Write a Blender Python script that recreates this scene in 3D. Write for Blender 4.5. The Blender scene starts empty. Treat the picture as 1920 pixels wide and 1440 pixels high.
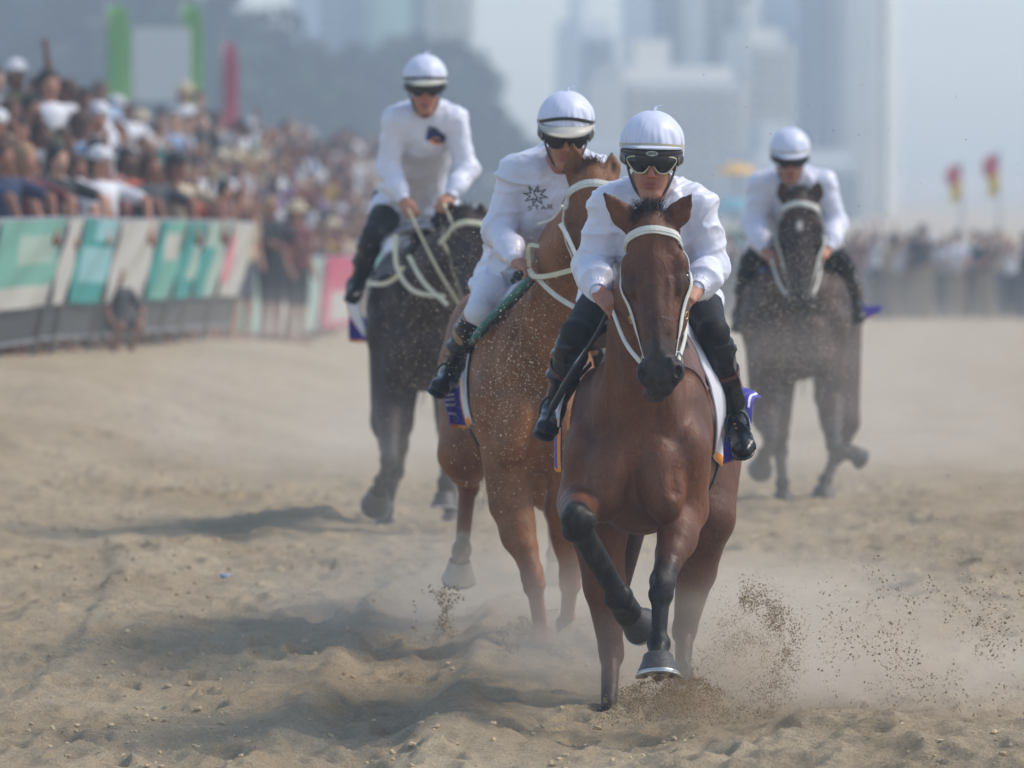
import bpy, math, random, time
import numpy as np
from mathutils import Vector, Matrix
from mathutils.bvhtree import BVHTree
T0 = time.time()
SC = bpy.context.scene
COL = SC.collection
R = math.radians

# ------------------------------------------------------------------ camera
F_PX = 12050.0          # focal length in pixels of a 1920 px wide picture
CAM_H = 2.2
HORIZON = 317.0
cam = bpy.data.cameras.new("camera")
cam.sensor_width = 36.0
cam.lens = F_PX / 1920 * 36.0
cam.shift_y = -(720 - HORIZON) / 1920
cam.clip_start = 0.5
cam.clip_end = 6000
cam.dof.use_dof = True
cam.dof.focus_distance = 24.9
cam.dof.aperture_fstop = 3.3
cam_o = bpy.data.objects.new("camera", cam)
COL.objects.link(cam_o)
cam_o.location = (0, 0, CAM_H)
cam_o.rotation_euler = (R(90), 0, 0)
SC.camera = cam_o

# ------------------------------------------------------------------ light
SUN_AZ = R(84)      # from +Y (view direction) towards +X (right)
SUN_EL = R(47)
w = bpy.data.worlds.new("World"); SC.world = w; w.use_nodes = True
nt = w.node_tree; nt.nodes.clear()
sky = nt.nodes.new("ShaderNodeTexSky"); sky.sky_type = 'NISHITA'; sky.sun_disc = False
sky.sun_elevation = SUN_EL; sky.sun_rotation = SUN_AZ
sky.dust_density = 1.0; sky.air_density = 1.0; sky.ozone_density = 1.0
bg = nt.nodes.new("ShaderNodeBackground"); bg.inputs[1].default_value = 0.15
wo = nt.nodes.new("ShaderNodeOutputWorld")
nt.links.new(sky.outputs[0], bg.inputs[0]); nt.links.new(bg.outputs[0], wo.inputs[0])
sun = bpy.data.lights.new("sun", 'SUN'); sun.energy = 2.0; sun.angle = R(14.0); sun.color = (1.0, .90, .78)
sun_o = bpy.data.objects.new("sun", sun); COL.objects.link(sun_o)
sd = Vector((math.sin(SUN_AZ)*math.cos(SUN_EL), math.cos(SUN_AZ)*math.cos(SUN_EL), math.sin(SUN_EL)))
sun_o.rotation_euler = sd.to_track_quat('Z', 'Y').to_euler()
SC.view_settings.view_transform = 'Standard'
SC.view_settings.look = 'None'
SC.view_settings.exposure = 0.55
SC.view_settings.gamma = 1.0
SC.cycles.use_denoising = True
SC.cycles.max_bounces = 6
SC.cycles.volume_bounces = 3
SC.cycles.transparent_max_bounces = 8
SC.cycles.volume_max_steps = 128

# ------------------------------------------------------------------ helpers
def P(px, py, D):
    """point of the place seen at photo pixel (px,py) standing D metres off"""
    return np.array([(px-960)/F_PX*D, D, CAM_H-(py-HORIZON)/F_PX*D])

def srgb(h):
    if isinstance(h, str):
        h = tuple(int(h[i:i+2], 16)/255 for i in (0, 2, 4))
    return tuple(c/12.92 if c <= .04045 else ((c+.055)/1.055)**2.4 for c in h)

MATS = {}
def mat(name, col=(.5, .5, .5), rough=.6, spec=.5, metal=0, attr=None, bump=0, bscale=50, bdetail=4,
        sheen=0, vary=0, vscale=5, coat=0, stretch=None, vcol=None, dist=.01, rvary=0):
    if name in MATS: return MATS[name]
    m = bpy.data.materials.new(name); m.use_nodes = True
    t = m.node_tree; b = t.nodes['Principled BSDF']; L = t.links.new
    b.inputs['Base Color'].default_value = (*col, 1)
    b.inputs['Roughness'].default_value = rough
    b.inputs['Specular IOR Level'].default_value = spec
    b.inputs['Metallic'].default_value = metal
    b.inputs['Sheen Weight'].default_value = sheen
    b.inputs['Coat Weight'].default_value = coat
    src = None
    if attr:
        a = t.nodes.new('ShaderNodeAttribute'); a.attribute_name = attr; src = a.outputs['Color']
    tc = t.nodes.new('ShaderNodeTexCoord')
    vec = tc.outputs['Object']
    if stretch:
        mp = t.nodes.new('ShaderNodeMapping'); mp.inputs['Scale'].default_value = stretch
        L(vec, mp.inputs[0]); vec = mp.outputs[0]
    if vary:
        n = t.nodes.new('ShaderNodeTexNoise'); n.inputs['Scale'].default_value = vscale; n.inputs['Detail'].default_value = 5
        L(vec, n.inputs['Vector'])
        mr = t.nodes.new('ShaderNodeMapRange'); mr.inputs[1].default_value = .3; mr.inputs[2].default_value = .7
        mx = t.nodes.new('ShaderNodeMix'); mx.data_type = 'RGBA'
        L(n.outputs[0], mr.inputs[0])
        if vcol is not None:
            if src: L(src, mx.inputs[6])
            else: mx.inputs[6].default_value = (*col, 1)
            mx.inputs[7].default_value = (*vcol, 1)
            mr.inputs[4].default_value = vary
            L(mr.outputs[0], mx.inputs[0])
        else:
            mx.blend_type = 'MULTIPLY'; mx.inputs[0].default_value = 1
            if src: L(src, mx.inputs[6])
            else: mx.inputs[6].default_value = (*col, 1)
            mr.inputs[3].default_value = 1-vary; mr.inputs[4].default_value = 1+vary*.5
            L(mr.outputs[0], mx.inputs[7])
        src = mx.outputs[2]
    if src: L(src, b.inputs['Base Color'])
    if bump:
        n = t.nodes.new('ShaderNodeTexNoise'); n.inputs['Scale'].default_value = bscale; n.inputs['Detail'].default_value = bdetail
        L(vec, n.inputs['Vector'])
        bp = t.nodes.new('ShaderNodeBump'); bp.inputs['Strength'].default_value = bump; bp.inputs['Distance'].default_value = dist
        L(n.outputs[0], bp.inputs['Height']); L(bp.outputs[0], b.inputs['Normal'])
        if rvary:
            mr = t.nodes.new('ShaderNodeMapRange'); mr.inputs[3].default_value = max(0, rough-rvary); mr.inputs[4].default_value = rough+rvary
            L(n.outputs[0], mr.inputs[0]); L(mr.outputs[0], b.inputs['Roughness'])
    MATS[name] = m
    return m

def tag(o, label=None, cat=None, group=None, kind=None):
    if label: o['label'] = label
    if cat: o['category'] = cat
    if group: o['group'] = group
    if kind: o['kind'] = kind
    return o

def empty(name, loc=(0, 0, 0)):
    o = bpy.data.objects.new(name, None); COL.objects.link(o); o.location = Vector(loc)
    o.empty_display_size = .1
    return o

def mkmesh(name, V, Fc, m=None, parent=None, smooth=True, cols=None, mi=None):
    """V in world coordinates; faces a list of tuples or an (n,k) array. When parented to an Empty the verts are moved into its frame."""
    V = np.asarray(V, dtype=np.float64)
    me = bpy.data.meshes.new(name)
    if isinstance(Fc, np.ndarray) and len(Fc):
        n, k = Fc.shape
        me.vertices.add(len(V)); me.loops.add(n*k); me.polygons.add(n)
        me.loops.foreach_set('vertex_index', Fc.astype(np.int32).ravel())
        me.polygons.foreach_set('loop_start', np.arange(0, n*k, k, dtype=np.int32))
        me.polygons.foreach_set('loop_total', np.full(n, k, dtype=np.int32))
    else:
        me.from_pydata([(0, 0, 0)]*len(V), [], [tuple(f) for f in Fc])
    off = origin_of(parent) if parent is not None else np.zeros(3)
    me.vertices.foreach_set('co', (V-off).astype(np.float32).ravel())
    me.update(calc_edges=True)
    if cols is not None:
        a = me.color_attributes.new('col', 'FLOAT_COLOR', 'POINT')
        c = np.ones((len(V), 4), np.float32); c[:, :3] = cols
        a.data.foreach_set('color', c.ravel())
    if m is not None:
        for q in (m if isinstance(m, (list, tuple)) else [m]): me.materials.append(q)
    if mi is not None: me.polygons.foreach_set('material_index', np.asarray(mi, np.int32))
    me.polygons.foreach_set('use_smooth', np.full(len(me.polygons), smooth))
    me.update()
    o = bpy.data.objects.new(name, me); COL.objects.link(o)
    if parent is not None: o.parent = parent
    return o

def origin_of(o):
    p = np.zeros(3)
    while o is not None:
        p = p+np.array(o.location); o = o.parent
    return p

# ---- noise
_rng = np.random.RandomState(7)
_T2 = _rng.rand(256, 256)
_T3 = _rng.rand(64, 64, 64)
def vn2(x, y):
    x = np.asarray(x, float); y = np.asarray(y, float)
    xi = np.floor(x).astype(int); yi = np.floor(y).astype(int)
    fx = x-xi; fy = y-yi; fx = fx*fx*(3-2*fx); fy = fy*fy*(3-2*fy)
    a = _T2[xi & 255, yi & 255]; b = _T2[(xi+1) & 255, yi & 255]
    c = _T2[xi & 255, (yi+1) & 255]; d = _T2[(xi+1) & 255, (yi+1) & 255]
    return (a*(1-fx)+b*fx)*(1-fy)+(c*(1-fx)+d*fx)*fy-.5
def fbm2(x, y, o=4):
    s = 0; a = 1.
    for i in range(o):
        s = s+a*vn2(x*2**i+17.3*i, y*2**i+9.1*i); a *= .5
    return s
def vn3(p):
    pi = np.floor(p).astype(int); f = p-pi; f = f*f*(3-2*f)
    x, y, z = (pi[..., i] & 63 for i in range(3)); X, Y, Z = ((pi[..., i]+1) & 63 for i in range(3))
    fx, fy, fz = f[..., 0], f[..., 1], f[..., 2]
    def l(a, b, t): return a+(b-a)*t
    return l(l(l(_T3[x, y, z], _T3[X, y, z], fx), l(_T3[x, Y, z], _T3[X, Y, z], fx), fy),
             l(l(_T3[x, y, Z], _T3[X, y, Z], fx), l(_T3[x, Y, Z], _T3[X, Y, Z], fx), fy), fz)-.5
def sstep(a, b, x):
    t = np.clip((x-a)/(b-a), 0, 1); return t*t*(3-2*t)

# ---- signed distance modelling: smooth union of capsules and ellipsoids, meshed by surface nets
def unit(v):
    v = np.asarray(v, float); n = np.linalg.norm(v); return v/n if n > 1e-9 else v
class Flesh:
    def __init__(s, k=.03, col=(.5, .5, .5)):
        s.pr = []; s.k = k; s.col = col
    def cap(s, a, b, ra, rb=None, k=None, sq=None, col=None, col2=None, sub=False):
        rb = ra if rb is None else rb
        a = np.asarray(a, float); b = np.asarray(b, float)
        r = max(ra, rb)*1.05
        if sq is not None: r *= max(1, sq[1])
        col = s.col if col is None else col
        s.pr.append(dict(t='c', a=a, b=b, ra=ra, rb=rb, sq=None if sq is None else (unit(sq[0]), sq[1]), k=s.k if k is None else k,
                         lo=np.minimum(a, b)-r, hi=np.maximum(a, b)+r, ca=col, cb=col2 if col2 is not None else col, sub=sub))
    def chain(s, pts, rad, k=None, sq=None, col=None, cols=None):
        for i in range(len(pts)-1):
            s.cap(pts[i], pts[i+1], rad[i], rad[i+1], k, sq, cols[i] if cols else col, cols[i+1] if cols else col)
    def ell(s, c, r, ax=None, k=None, col=None, sub=False):
        """ax: 3 rows, the ellipsoid's axes in the world"""
        c = np.asarray(c, float); r = np.asarray(r, float)*np.ones(3)
        M = np.eye(3) if ax is None else np.array([unit(v) for v in ax])
        ext = np.sqrt(((M*r[:, None])**2).sum(0))
        col = s.col if col is None else col
        s.pr.append(dict(t='e', c=c, r=r, M=M, k=s.k if k is None else k, lo=c-ext, hi=c+ext, ca=col, cb=col, sub=sub))
    @staticmethod
    def dist(p, X):
        if p['t'] == 'e':
            q = (X-p['c']) @ p['M'].T
            u = q/p['r']; k0 = np.sqrt((u*u).sum(-1)); u = u/p['r']; k1 = np.sqrt((u*u).sum(-1))+1e-9
            return k0*(k0-1)/k1, None
        a, b = p['a'], p['b']; q = X-a; ab = b-a
        if p['sq'] is not None:
            n, f = p['sq']; g = 1/f-1
            q = q+(q@n)[..., None]*n*g; ab = ab+(ab@n)*n*g
        t = np.clip((q@ab)/max(ab@ab, 1e-9), 0, 1)
        dv = q-t[..., None]*ab
        d = np.sqrt((dv*dv).sum(-1))-(p['ra']+(p['rb']-p['ra'])*t)
        if p['sq'] is not None: d = d*min(1, p['sq'][1]**.5)
        return d, t
    def bounds(s):
        A = [p for p in s.pr if not p['sub']]
        return np.min([p['lo'] for p in A], 0), np.max([p['hi'] for p in A], 0)
    def mesh(s, h, hy=None, split=None, fn=None):
        """h spacing; behind y=split the spacing along y is hy"""
        lo, hi = s.bounds(); lo = lo-.03; hi = hi+.03
        xs = np.arange(lo[0], hi[0]+h, h); zs = np.arange(lo[2], hi[2]+h, h)
        if split is not None and lo[1] < split < hi[1]:
            ys = np.concatenate([np.arange(lo[1], split, h), np.arange(split, hi[1]+hy, hy)])
        else: ys = np.arange(lo[1], hi[1]+h, h)
        f = np.full((len(xs), len(ys), len(zs)), .5, np.float32)
        ax = (xs, ys, zs)
        for p in s.pr:
            m = p['k']+2.5*max(h, hy or h)
            i0 = [max(0, np.searchsorted(ax[i], p['lo'][i]-m)) for i in range(3)]
            i1 = [min(len(ax[i]), np.searchsorted(ax[i], p['hi'][i]+m)+1) for i in range(3)]
            if min(i1[i]-i0[i] for i in range(3)) <= 0: continue
            sl = tuple(slice(i0[i], i1[i]) for i in range(3))
            X = np.stack(np.meshgrid(*[ax[i][sl[i]] for i in range(3)], indexing='ij'), -1)
            d, _ = s.dist(p, X)
            g = f[sl]; k = p['k']
            if p['sub']:
                d = -d
                if k > 0: hh = np.maximum(k-np.abs(g-d), 0)/k; f[sl] = np.maximum(g, d)+hh*hh*k*.25
                else: f[sl] = np.maximum(g, d)
            else:
                if k > 0: hh = np.maximum(k-np.abs(g-d), 0)/k; f[sl] = np.minimum(g, d)-hh*hh*k*.25
                else: f[sl] = np.minimum(g, d)
        V, Q = nets(f, ax)
        if fn is not None: V = fn(V)
        return V, Q
    def colors(s, V, soft=.02, lim=.12):
        W = np.zeros(len(V)); C = np.zeros((len(V), 3))
        for p in s.pr:
            if p['sub']: continue
            msk = np.all((V > p['lo']-lim) & (V < p['hi']+lim), 1)
            if not msk.any(): continue
            d, t = s.dist(p, V[msk])
            w_ = np.exp(-np.clip(d, -.05, 1)/soft)
            ca = np.array(p['ca']); cb = np.array(p['cb'])
            c = ca if t is None else ca+(cb-ca)*(t*t*(3-2*t))[:, None]
            W[msk] += w_; C[msk] += w_[:, None]*c
        return C/np.maximum(W, 1e-9)[:, None]

def nets(f, ax):
    s = f < 0
    n = np.array(f.shape)-1
    cor = [(i, j, k) for i in (0, 1) for j in (0, 1) for k in (0, 1)]
    al = np.ones(n, bool); an = np.zeros(n, bool)
    for c in cor:
        v = s[c[0]:n[0]+c[0], c[1]:n[1]+c[1], c[2]:n[2]+c[2]]
        al &= v; an |= v
    act = an & ~al
    idx = np.full(n, -1, np.int32); ijk = np.argwhere(act); idx[act] = np.arange(len(ijk))
    pos = np.zeros((len(ijk), 3)); cnt = np.zeros(len(ijk))
    for a in cor:
        for d in range(3):
            if a[d]: continue
            b = list(a); b[d] = 1
            fa = f[ijk[:, 0]+a[0], ijk[:, 1]+a[1], ijk[:, 2]+a[2]].astype(float)
            fb = f[ijk[:, 0]+b[0], ijk[:, 1]+b[1], ijk[:, 2]+b[2]].astype(float)
            m = (fa < 0) != (fb < 0)
            t = np.where(m, fa/np.where(m, fa-fb, 1), 0)
            e = np.array(a, float)[None, :]+np.zeros((len(ijk), 1)); e[:, d] += t
            pos += e*m[:, None]; cnt += m
    pos /= cnt[:, None]
    V = np.empty_like(pos)
    for d in range(3):
        A = ax[d]; i = ijk[:, d]; V[:, d] = A[i]+pos[:, d]*(A[i+1]-A[i])
    Q = []
    for d in range(3):
        e, g = [q for q in range(3) if q != d]
        sa = [slice(None)]*3; sb = [slice(None)]*3
        sa[d] = slice(0, -1); sb[d] = slice(1, None)
        df = s[tuple(sa)] != s[tuple(sb)]
        E = np.argwhere(df)
        E = E[(E[:, e] > 0) & (E[:, g] > 0) & (E[:, e] < n[e]) & (E[:, g] < n[g])]
        ins = s[E[:, 0], E[:, 1], E[:, 2]]
        def cell(de, dg):
            c = E.copy(); c[:, e] += de; c[:, g] += dg
            return idx[c[:, 0], c[:, 1], c[:, 2]]
        q = np.stack([cell(-1, -1), cell(0, -1), cell(0, 0), cell(-1, 0)], 1)
        flip = ins if d != 1 else ~ins
        q[~flip] = q[~flip][:, ::-1]
        Q.append(q)
    return V, np.concatenate(Q)

def bvh(V, Q): return BVHTree.FromPolygons([tuple(v) for v in V], [tuple(int(i) for i in q) for q in Q])

# ---- curves, straps, strands
def spline(pts, n=8):
    pts = [np.asarray(p, float) for p in pts]
    if len(pts) == 2: return [pts[0]+(pts[1]-pts[0])*i/n for i in range(n+1)]
    out = []
    for i in range(len(pts)-1):
        p0 = pts[i-1] if i else 2*pts[0]-pts[1]; p1 = pts[i]; p2 = pts[i+1]
        p3 = pts[i+2] if i+2 < len(pts) else 2*pts[-1]-pts[-2]
        for j in range(n):
            t = j/n
            out.append(.5*((2*p1)+(-p0+p2)*t+(2*p0-5*p1+4*p2-p3)*t*t+(-p0+3*p1-3*p2+p3)*t**3))
    out.append(pts[-1]); return out

def tube_geo(pts, rad, seg=8, cap=True):
    pts = [np.asarray(p, float) for p in pts]; n = len(pts)
    rad = rad if hasattr(rad, '__len__') else [rad]*n
    V = []; Fc = []
    up = np.array([.13, .2, 1.])
    prev = None
    for i, p in enumerate(pts):
        t = unit(pts[min(i+1, n-1)]-pts[max(i-1, 0)])
        u = np.cross(t, up if prev is None else prev)
        if np.linalg.norm(u) < 1e-3: u = np.cross(t, [1, 0, 0])
        u = unit(u); v = np.cross(u, t); prev = v
        for j in range(seg):
            a = 2*math.pi*j/seg; V.append(p+rad[i]*(math.cos(a)*u+math.sin(a)*v))
    for i in range(n-1):
        for j in range(seg):
            a = i*seg+j; b = i*seg+(j+1) % seg; Fc.append((a, b, b+seg, a+seg))
    if cap:
        Fc.append(tuple(range(seg-1, -1, -1))); Fc.append(tuple((n-1)*seg+j for j in range(seg)))
    return V, Fc

class Geo:
    def __init__(s): s.V = []; s.F = []; s.mi = []
    def add(s, V, Fc, mi=0):
        o = len(s.V); s.V.extend(V); s.F.extend(tuple(i+o for i in f) for f in Fc); s.mi += [mi]*len(Fc)
    def tube(s, pts, rad, seg=8, mi=0): s.add(*tube_geo(pts, rad, seg), mi)
    def box(s, c, sz, ax=None, mi=0):
        M = np.eye(3) if ax is None else np.array([unit(v) for v in ax])
        V = [np.asarray(c)+(np.array([i, j, k])*np.asarray(sz)/2)@M for i in (-1, 1) for j in (-1, 1) for k in (-1, 1)]
        s.add(V, [(0, 1, 3, 2), (4, 6, 7, 5), (0, 4, 5, 1), (2, 3, 7, 6), (0, 2, 6, 4), (1, 5, 7, 3)], mi)
    def build(s, name, m, parent=None, smooth=True, cols=None):
        return mkmesh(name, s.V, s.F, m, parent, smooth, cols, s.mi if isinstance(m, (list, tuple)) else None)

def strap_geo(pts, wd, th, normals):
    """rectangular strap along pts; normals point off the surface"""
    n = len(pts); V = []; Fc = []
    wd = wd if hasattr(wd, '__len__') else [wd]*n
    for i, p in enumerate(pts):
        t = unit(pts[min(i+1, n-1)]-pts[max(i-1, 0)]); nn = normals[i]-t*(normals[i]@t); nn = unit(nn); b = np.cross(t, nn)
        w2 = wd[i]/2
        for (a, c) in ((-w2, 0), (-w2*.92, th), (w2*.92, th), (w2, 0)): V.append(p+b*a+nn*c)
    for i in range(n-1):
        for j in range(4):
            a = i*4+j; b = i*4+(j+1) % 4; Fc.append((a, a+4, b+4, b))
    Fc.append((0, 1, 2, 3)); Fc.append(tuple((n-1)*4+j for j in (3, 2, 1, 0)))
    return V, Fc

def on_skin(tree, pts, off=.002, sm=2):
    """snap points to the surface; gives points and outward normals"""
    out = []; nn = []
    for p in pts:
        co, no, _, _ = tree.find_nearest(Vector(p))
        co = np.array(co); no = np.array(no); out.append(co+no*off); nn.append(no)
    for _ in range(sm):
        o2 = [out[0]]+[(out[i-1]+2*out[i]+out[i+1])/4 for i in range(1, len(out)-1)]+[out[-1]]
        m2 = [nn[0]]+[unit(nn[i-1]+2*nn[i]+nn[i+1]) for i in range(1, len(nn)-1)]+[nn[-1]]
        out, nn = o2, m2
    return out, nn

def sheet(name, rows, th, m, parent, sub=6, facemat=None, wrinkle=0, tree=None, clear=.014):
    """cloth through a grid of points (rows of equal length), smooth, with thickness"""
    rows = [spline(r, sub) for r in rows]
    cols_ = [spline([rows[i][j] for i in range(len(rows))], sub) for j in range(len(rows[0]))]
    ny = len(cols_[0]); nx = len(cols_)
    V = np.array([[cols_[j][i] for j in range(nx)] for i in range(ny)])
    du = np.gradient(V, axis=0); dv = np.gradient(V, axis=1)
    N = np.cross(du, dv); N /= np.linalg.norm(N, axis=-1, keepdims=True)+1e-9
    if wrinkle: V = V+N*(vn3(V*14)*wrinkle)[..., None]
    if tree is not None:      # cloth never sinks into the horse
        for a_ in range(V.shape[0]):
            for b_ in range(V.shape[1]):
                co, no, _, _ = tree.find_nearest(Vector(V[a_, b_])); co = np.array(co); no = np.array(no); d_ = (V[a_, b_]-co)@no
                if d_ < clear: V[a_, b_] = V[a_, b_]+no*(clear-d_)
    A = V+N*th/2; B = V-N*th/2
    VV = np.concatenate([A.reshape(-1, 3), B.reshape(-1, 3)]); o = nx*ny; Fc = []; mi = []
    for i in range(ny-1):
        for j in range(nx-1):
            a = i*nx+j; k = facemat(i/(ny-1), j/(nx-1)) if facemat else 0
            Fc.append((a, a+1, a+nx+1, a+nx)); Fc.append((o+a, o+a+nx, o+a+nx+1, o+a+1)); mi += [k, k]
    def edge(seq):
        for a, b in zip(seq[:-1], seq[1:]): Fc.append((a, o+a, o+b, b)); mi.append(mi_e)
    mi_e = facemat(.5, .5) if facemat else 0
    edge([j for j in range(nx)]); edge([i*nx+nx-1 for i in range(ny)])
    edge([(ny-1)*nx+j for j in range(nx-1, -1, -1)]); edge([i*nx for i in range(ny-1, -1, -1)])
    return mkmesh(name, VV, Fc, m, parent, True, None, mi if facemat else None)

# ------------------------------------------------------------------ ground height
def ground_base(x, D):
    D = np.asarray(D, float); x = np.asarray(x, float)
    z = np.interp(D, [0, 22, 25, 26.3, 28, 36, 42, 60, 90, 140, 220, 6000], [-.05, -.03, .0, .03, .12, .2, .14, .1, -.25, -.95, -1.3, -1.5])
    # the sand climbs to the left, towards the barrier and the spectators
    fx = np.interp(D, [0, 40, 51, 62, 70, 83, 100, 160, 6000], [-6.4, -4.9, -4.0, -2.75, -3.3, -3.6, -2.4, -2, -2])
    up = np.interp(D, [0, 35, 44, 50, 56, 64, 76, 90, 110, 160, 300], [.1, .1, .42, .60, .53, .45, .25, .0, .1, .4, .4])
    z = z+up*sstep(fx+3.2, fx+.2, x)
    return z
def bank(x, D):
    """the dune the spectators stand on, rising behind the barrier"""
    fx = np.interp(D, [0, 40, 51, 62, 70, 83, 100, 160, 6000], [-6.4, -4.9, -4.0, -2.75, -3.3, -3.6, -2.4, -2, -2])
    am = np.interp(D, [0, 30, 44, 50, 60, 70, 90, 120, 180, 300], [.1, .15, .4, .65, .95, 1.35, 1.6, 1.8, 2.1, 2.2])
    return am*(1.0*sstep(fx-.35, fx-2.0, x)+.35*sstep(fx-2, fx-6, x))
BUILD = '1,2,3,4'
# ================================================================== horses
def horse_flesh(D0, j, cc, zoff, s_head=1.08):
    """j: joints as world points. cc: colours dict coat, dark, leg, muzzle, belly"""
    B = Flesh(.05, cc['coat'])
    C0, C1 = j['chest'], j['rump']
    fw = unit([C0[0]-C1[0], C0[1]-C1[1], 0]); lat = np.array([-fw[1], fw[0], 0])   # lat = image right
    if lat[0] < 0: lat = -lat
    up = np.array([0, 0, 1.])
    A3 = [-fw, lat, up]
    wS = j.get('wide', 1.0)
    def T(b, l, z): return np.array([C0[0], C0[1], 0])-fw*b+lat*l*wS+up*(z+zoff)
    c = cc['coat']; dk = cc['shade']
    B.ell(T(.22, 0, 1.11), (.24, .235*wS, .29), A3, .05)
    B.ell(T(.28, 0, .93), (.26, .17*wS, .17), A3, .06)
    for q in (-1, 1):
        B.ell(T(.045, q*.092, 1.02), (.105, .094*wS, .155), A3, .014)
        B.ell(T(.02, q*.115, .93), (.085, .075*wS, .11), A3, .03)
        B.ell(T(.30, q*.170, 1.16), (.19, .105*wS, .26), A3, .035)
        B.ell(T(.12, q*.190, 1.10), (.10, .078*wS, .13), A3, .05)
        B.ell(T(.14, q*.12, 1.25), (.14, .070*wS, .19), A3, .03)
        B.ell(T(1.42, q*.125, 1.27), (.31, .165*wS, .28), A3, .07)
        B.ell(T(1.56, q*.12, 1.10), (.20, .13*wS, .24), A3, .07)
        B.ell(T(1.20, q*.19, 1.33), (.12, .06, .09), A3, .06)
    B.ell(T(.76, 0, 1.12), (.60, .272*wS, .36), A3, .06)
    B.ell(T(.72, 0, 1.32), (.50, .17*wS, .26), A3, .07)
    B.ell(T(1.12, 0, 1.22), (.42, .25*wS, .29), A3, .08)
    B.cap(T(-.085, 0, 1.16), T(-.055, 0, .84), .020, .026, .035, sub=True)          # groove down the breast
    for q in (-1, 1):
        B.cap(T(-.055, q*.185, 1.20), T(-.045, q*.165, .95), .012, .016, .035, sub=True)
        B.cap(T(.02, q*.30*wS, 1.22), T(.30, q*.30*wS, 1.02), .012, .012, .03, sub=True)
    B.cap(T(.38, 0, 1.50), T(.75, 0, 1.50), .085, .08, .09)
    B.cap(T(.75, 0, 1.46), T(1.45, 0, 1.48), .10, .10, .09)
    # neck
    nb = T(.38, 0, 1.30); poll = j['poll']; nose = j['nose']
    nm = j.get('neckmid', (nb*.45+poll*.55)+np.array([0, .05, .02]))
    B.cap(nb, nm, .24, .170, .07, (lat, .62))
    B.cap(nm, poll+np.array([0, .06, -.06]), .17, .105, .08, (lat, .66))
    B.cap(T(.12, 0, 1.15), nm+np.array([0, -.09, -.10]), .13, .075, .06)     # windpipe line
    for q in (-1, 1):
        B.cap(T(.10, q*.10, 1.10), nm+lat*q*.075+np.array([0, -.06, -.05]), .06, .05, .03)   # brachiocephalic muscle
    # head
    ax = unit(nose-poll); L = np.linalg.norm(nose-poll)
    hl = j.get('headlat', lat); hl = unit(hl-ax*(hl@ax)); hn = np.cross(ax, hl)
    if hn[1] > 0: hn = -hn          # dorsal side faces the camera
    hA = [ax, hl, hn]; s = L/.62
    hw = j.get('hw', 1.14)
    def H(u, v, w_): return poll+ax*u*s+hl*v*s*hw+hn*w_*s
    def E(c_, r_, k_=.02, col_=None, sub=False): B.ell(c_, (r_[0]*s, r_[1]*s*hw, r_[2]*s), hA, k_, col_, sub)
    mz = cc['muzzle']; fc = cc['face']
    E(H(.05, 0, -.065), (.10, .072, .075), .04)
    E(H(.14, 0, -.068), (.13, .080, .070), .03, fc)
    for q in (-1, 1):
        E(H(.150, q*.074, -.050), (.050, .030, .034), .014, fc)              # brow over the eye
        E(H(.205, q*.080, -.080), (.050, .026, .042), .014, cc['dark'])
        E(H(.215, q*.070, -.050), (.045, .020, .026), .014, cc['dark'])       # eyelids
        E(H(.070, q*.054, -.035), (.065, .022, .030), .02, fc)                # temple
        E(H(.22, q*.060, -.155), (.14, .034, .105), .03, fc)                  # jowl
        B.cap(H(.245, q*.070, -.078), H(.41, q*.047, -.074), .020*s, .012*s, .014, col=fc)   # facial crest
        B.cap(H(.22, q*.047, -.030), H(.40, q*.030, -.022), .012*s, .008*s, .012, col=fc)    # side of the nasal bone
        B.cap(H(.30, q*.055, -.06), H(.47, q*.040, -.050), .005*s, .004*s, .006, col=fc)     # vein
        B.cap(H(.26, q*.052, -.20), H(.50, q*.024, -.115), .035*s, .022*s, .03, col=fc, col2=mz)
        E(H(.545, q*.050, -.048), (.042, .024, .036), .012, mz)               # nostril wing
        B.cap(H(.520, q*.036, -.012), H(.572, q*.050, -.030), .011*s, .013*s, .008, col=mz)
        B.cap(H(.572, q*.050, -.030), H(.585, q*.040, -.062), .013*s, .012*s, .01, col=mz)
    B.cap(H(.17, 0, -.055), H(.37, 0, -.052), .064*s, .050*s, .035, (hn, .8), fc)
    B.cap(H(.34, 0, -.055), H(.53, 0, -.050), .053*s, .046*s, .03, (hn, .85), fc, mz)
    B.cap(H(.12, 0, -.024), H(.48, 0, -.016), .026*s, .020*s, .025, None, fc, mz)
    E(H(.56, 0, -.058), (.050, .048, .050), .02, mz)
    E(H(.603, 0, -.064), (.030, .038, .028), .012, mz)                        # upper lip
    jw = j.get('jaw', 0)
    E(H(.565, jw*.5, -.118), (.06, .034, .026), .02, mz)                     # lower lip and chin
    E(H(.602, jw*.9, -.100), (.036, .040, .022), .02, mz)
    if 'mouth' in j: E(H(.596, jw*1.2, -.084), (.026, .022, .008), .003, srgb('7A5A52'))
    E(H(-.015, -.003, -.030), (.045, .040, .032), .02, cc['dark'])
    # ears
    for q, e in ((-1, j['earL']), (1, j['earR'])):
        b0 = H(-.002, q*.060, -.060); tip = e; d = unit(tip-b0); ln = np.linalg.norm(tip-b0)
        sd_ = unit(np.cross(d, [0, 1, 0])); nrm = unit(np.cross(sd_, d))
        s_e = s; s = s*min(1, ln/.15)
        B.cap(b0, b0+d*ln*.32, .035*s, .043*s, .02, (nrm, .6), c)
        B.cap(b0+d*ln*.30, b0+d*ln*.62, .042*s, .028*s, .006, (nrm, .42), c)
        B.cap(b0+d*ln*.60, tip, .028*s, .001, .003, (nrm, .42), c, cc['dark'])
        B.ell(b0+d*ln*.50+np.array([0, -.030, 0])*s, (ln*.33, .017*s, .017*s), [d, sd_, nrm], .008, sub=True)
        s = s_e
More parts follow.
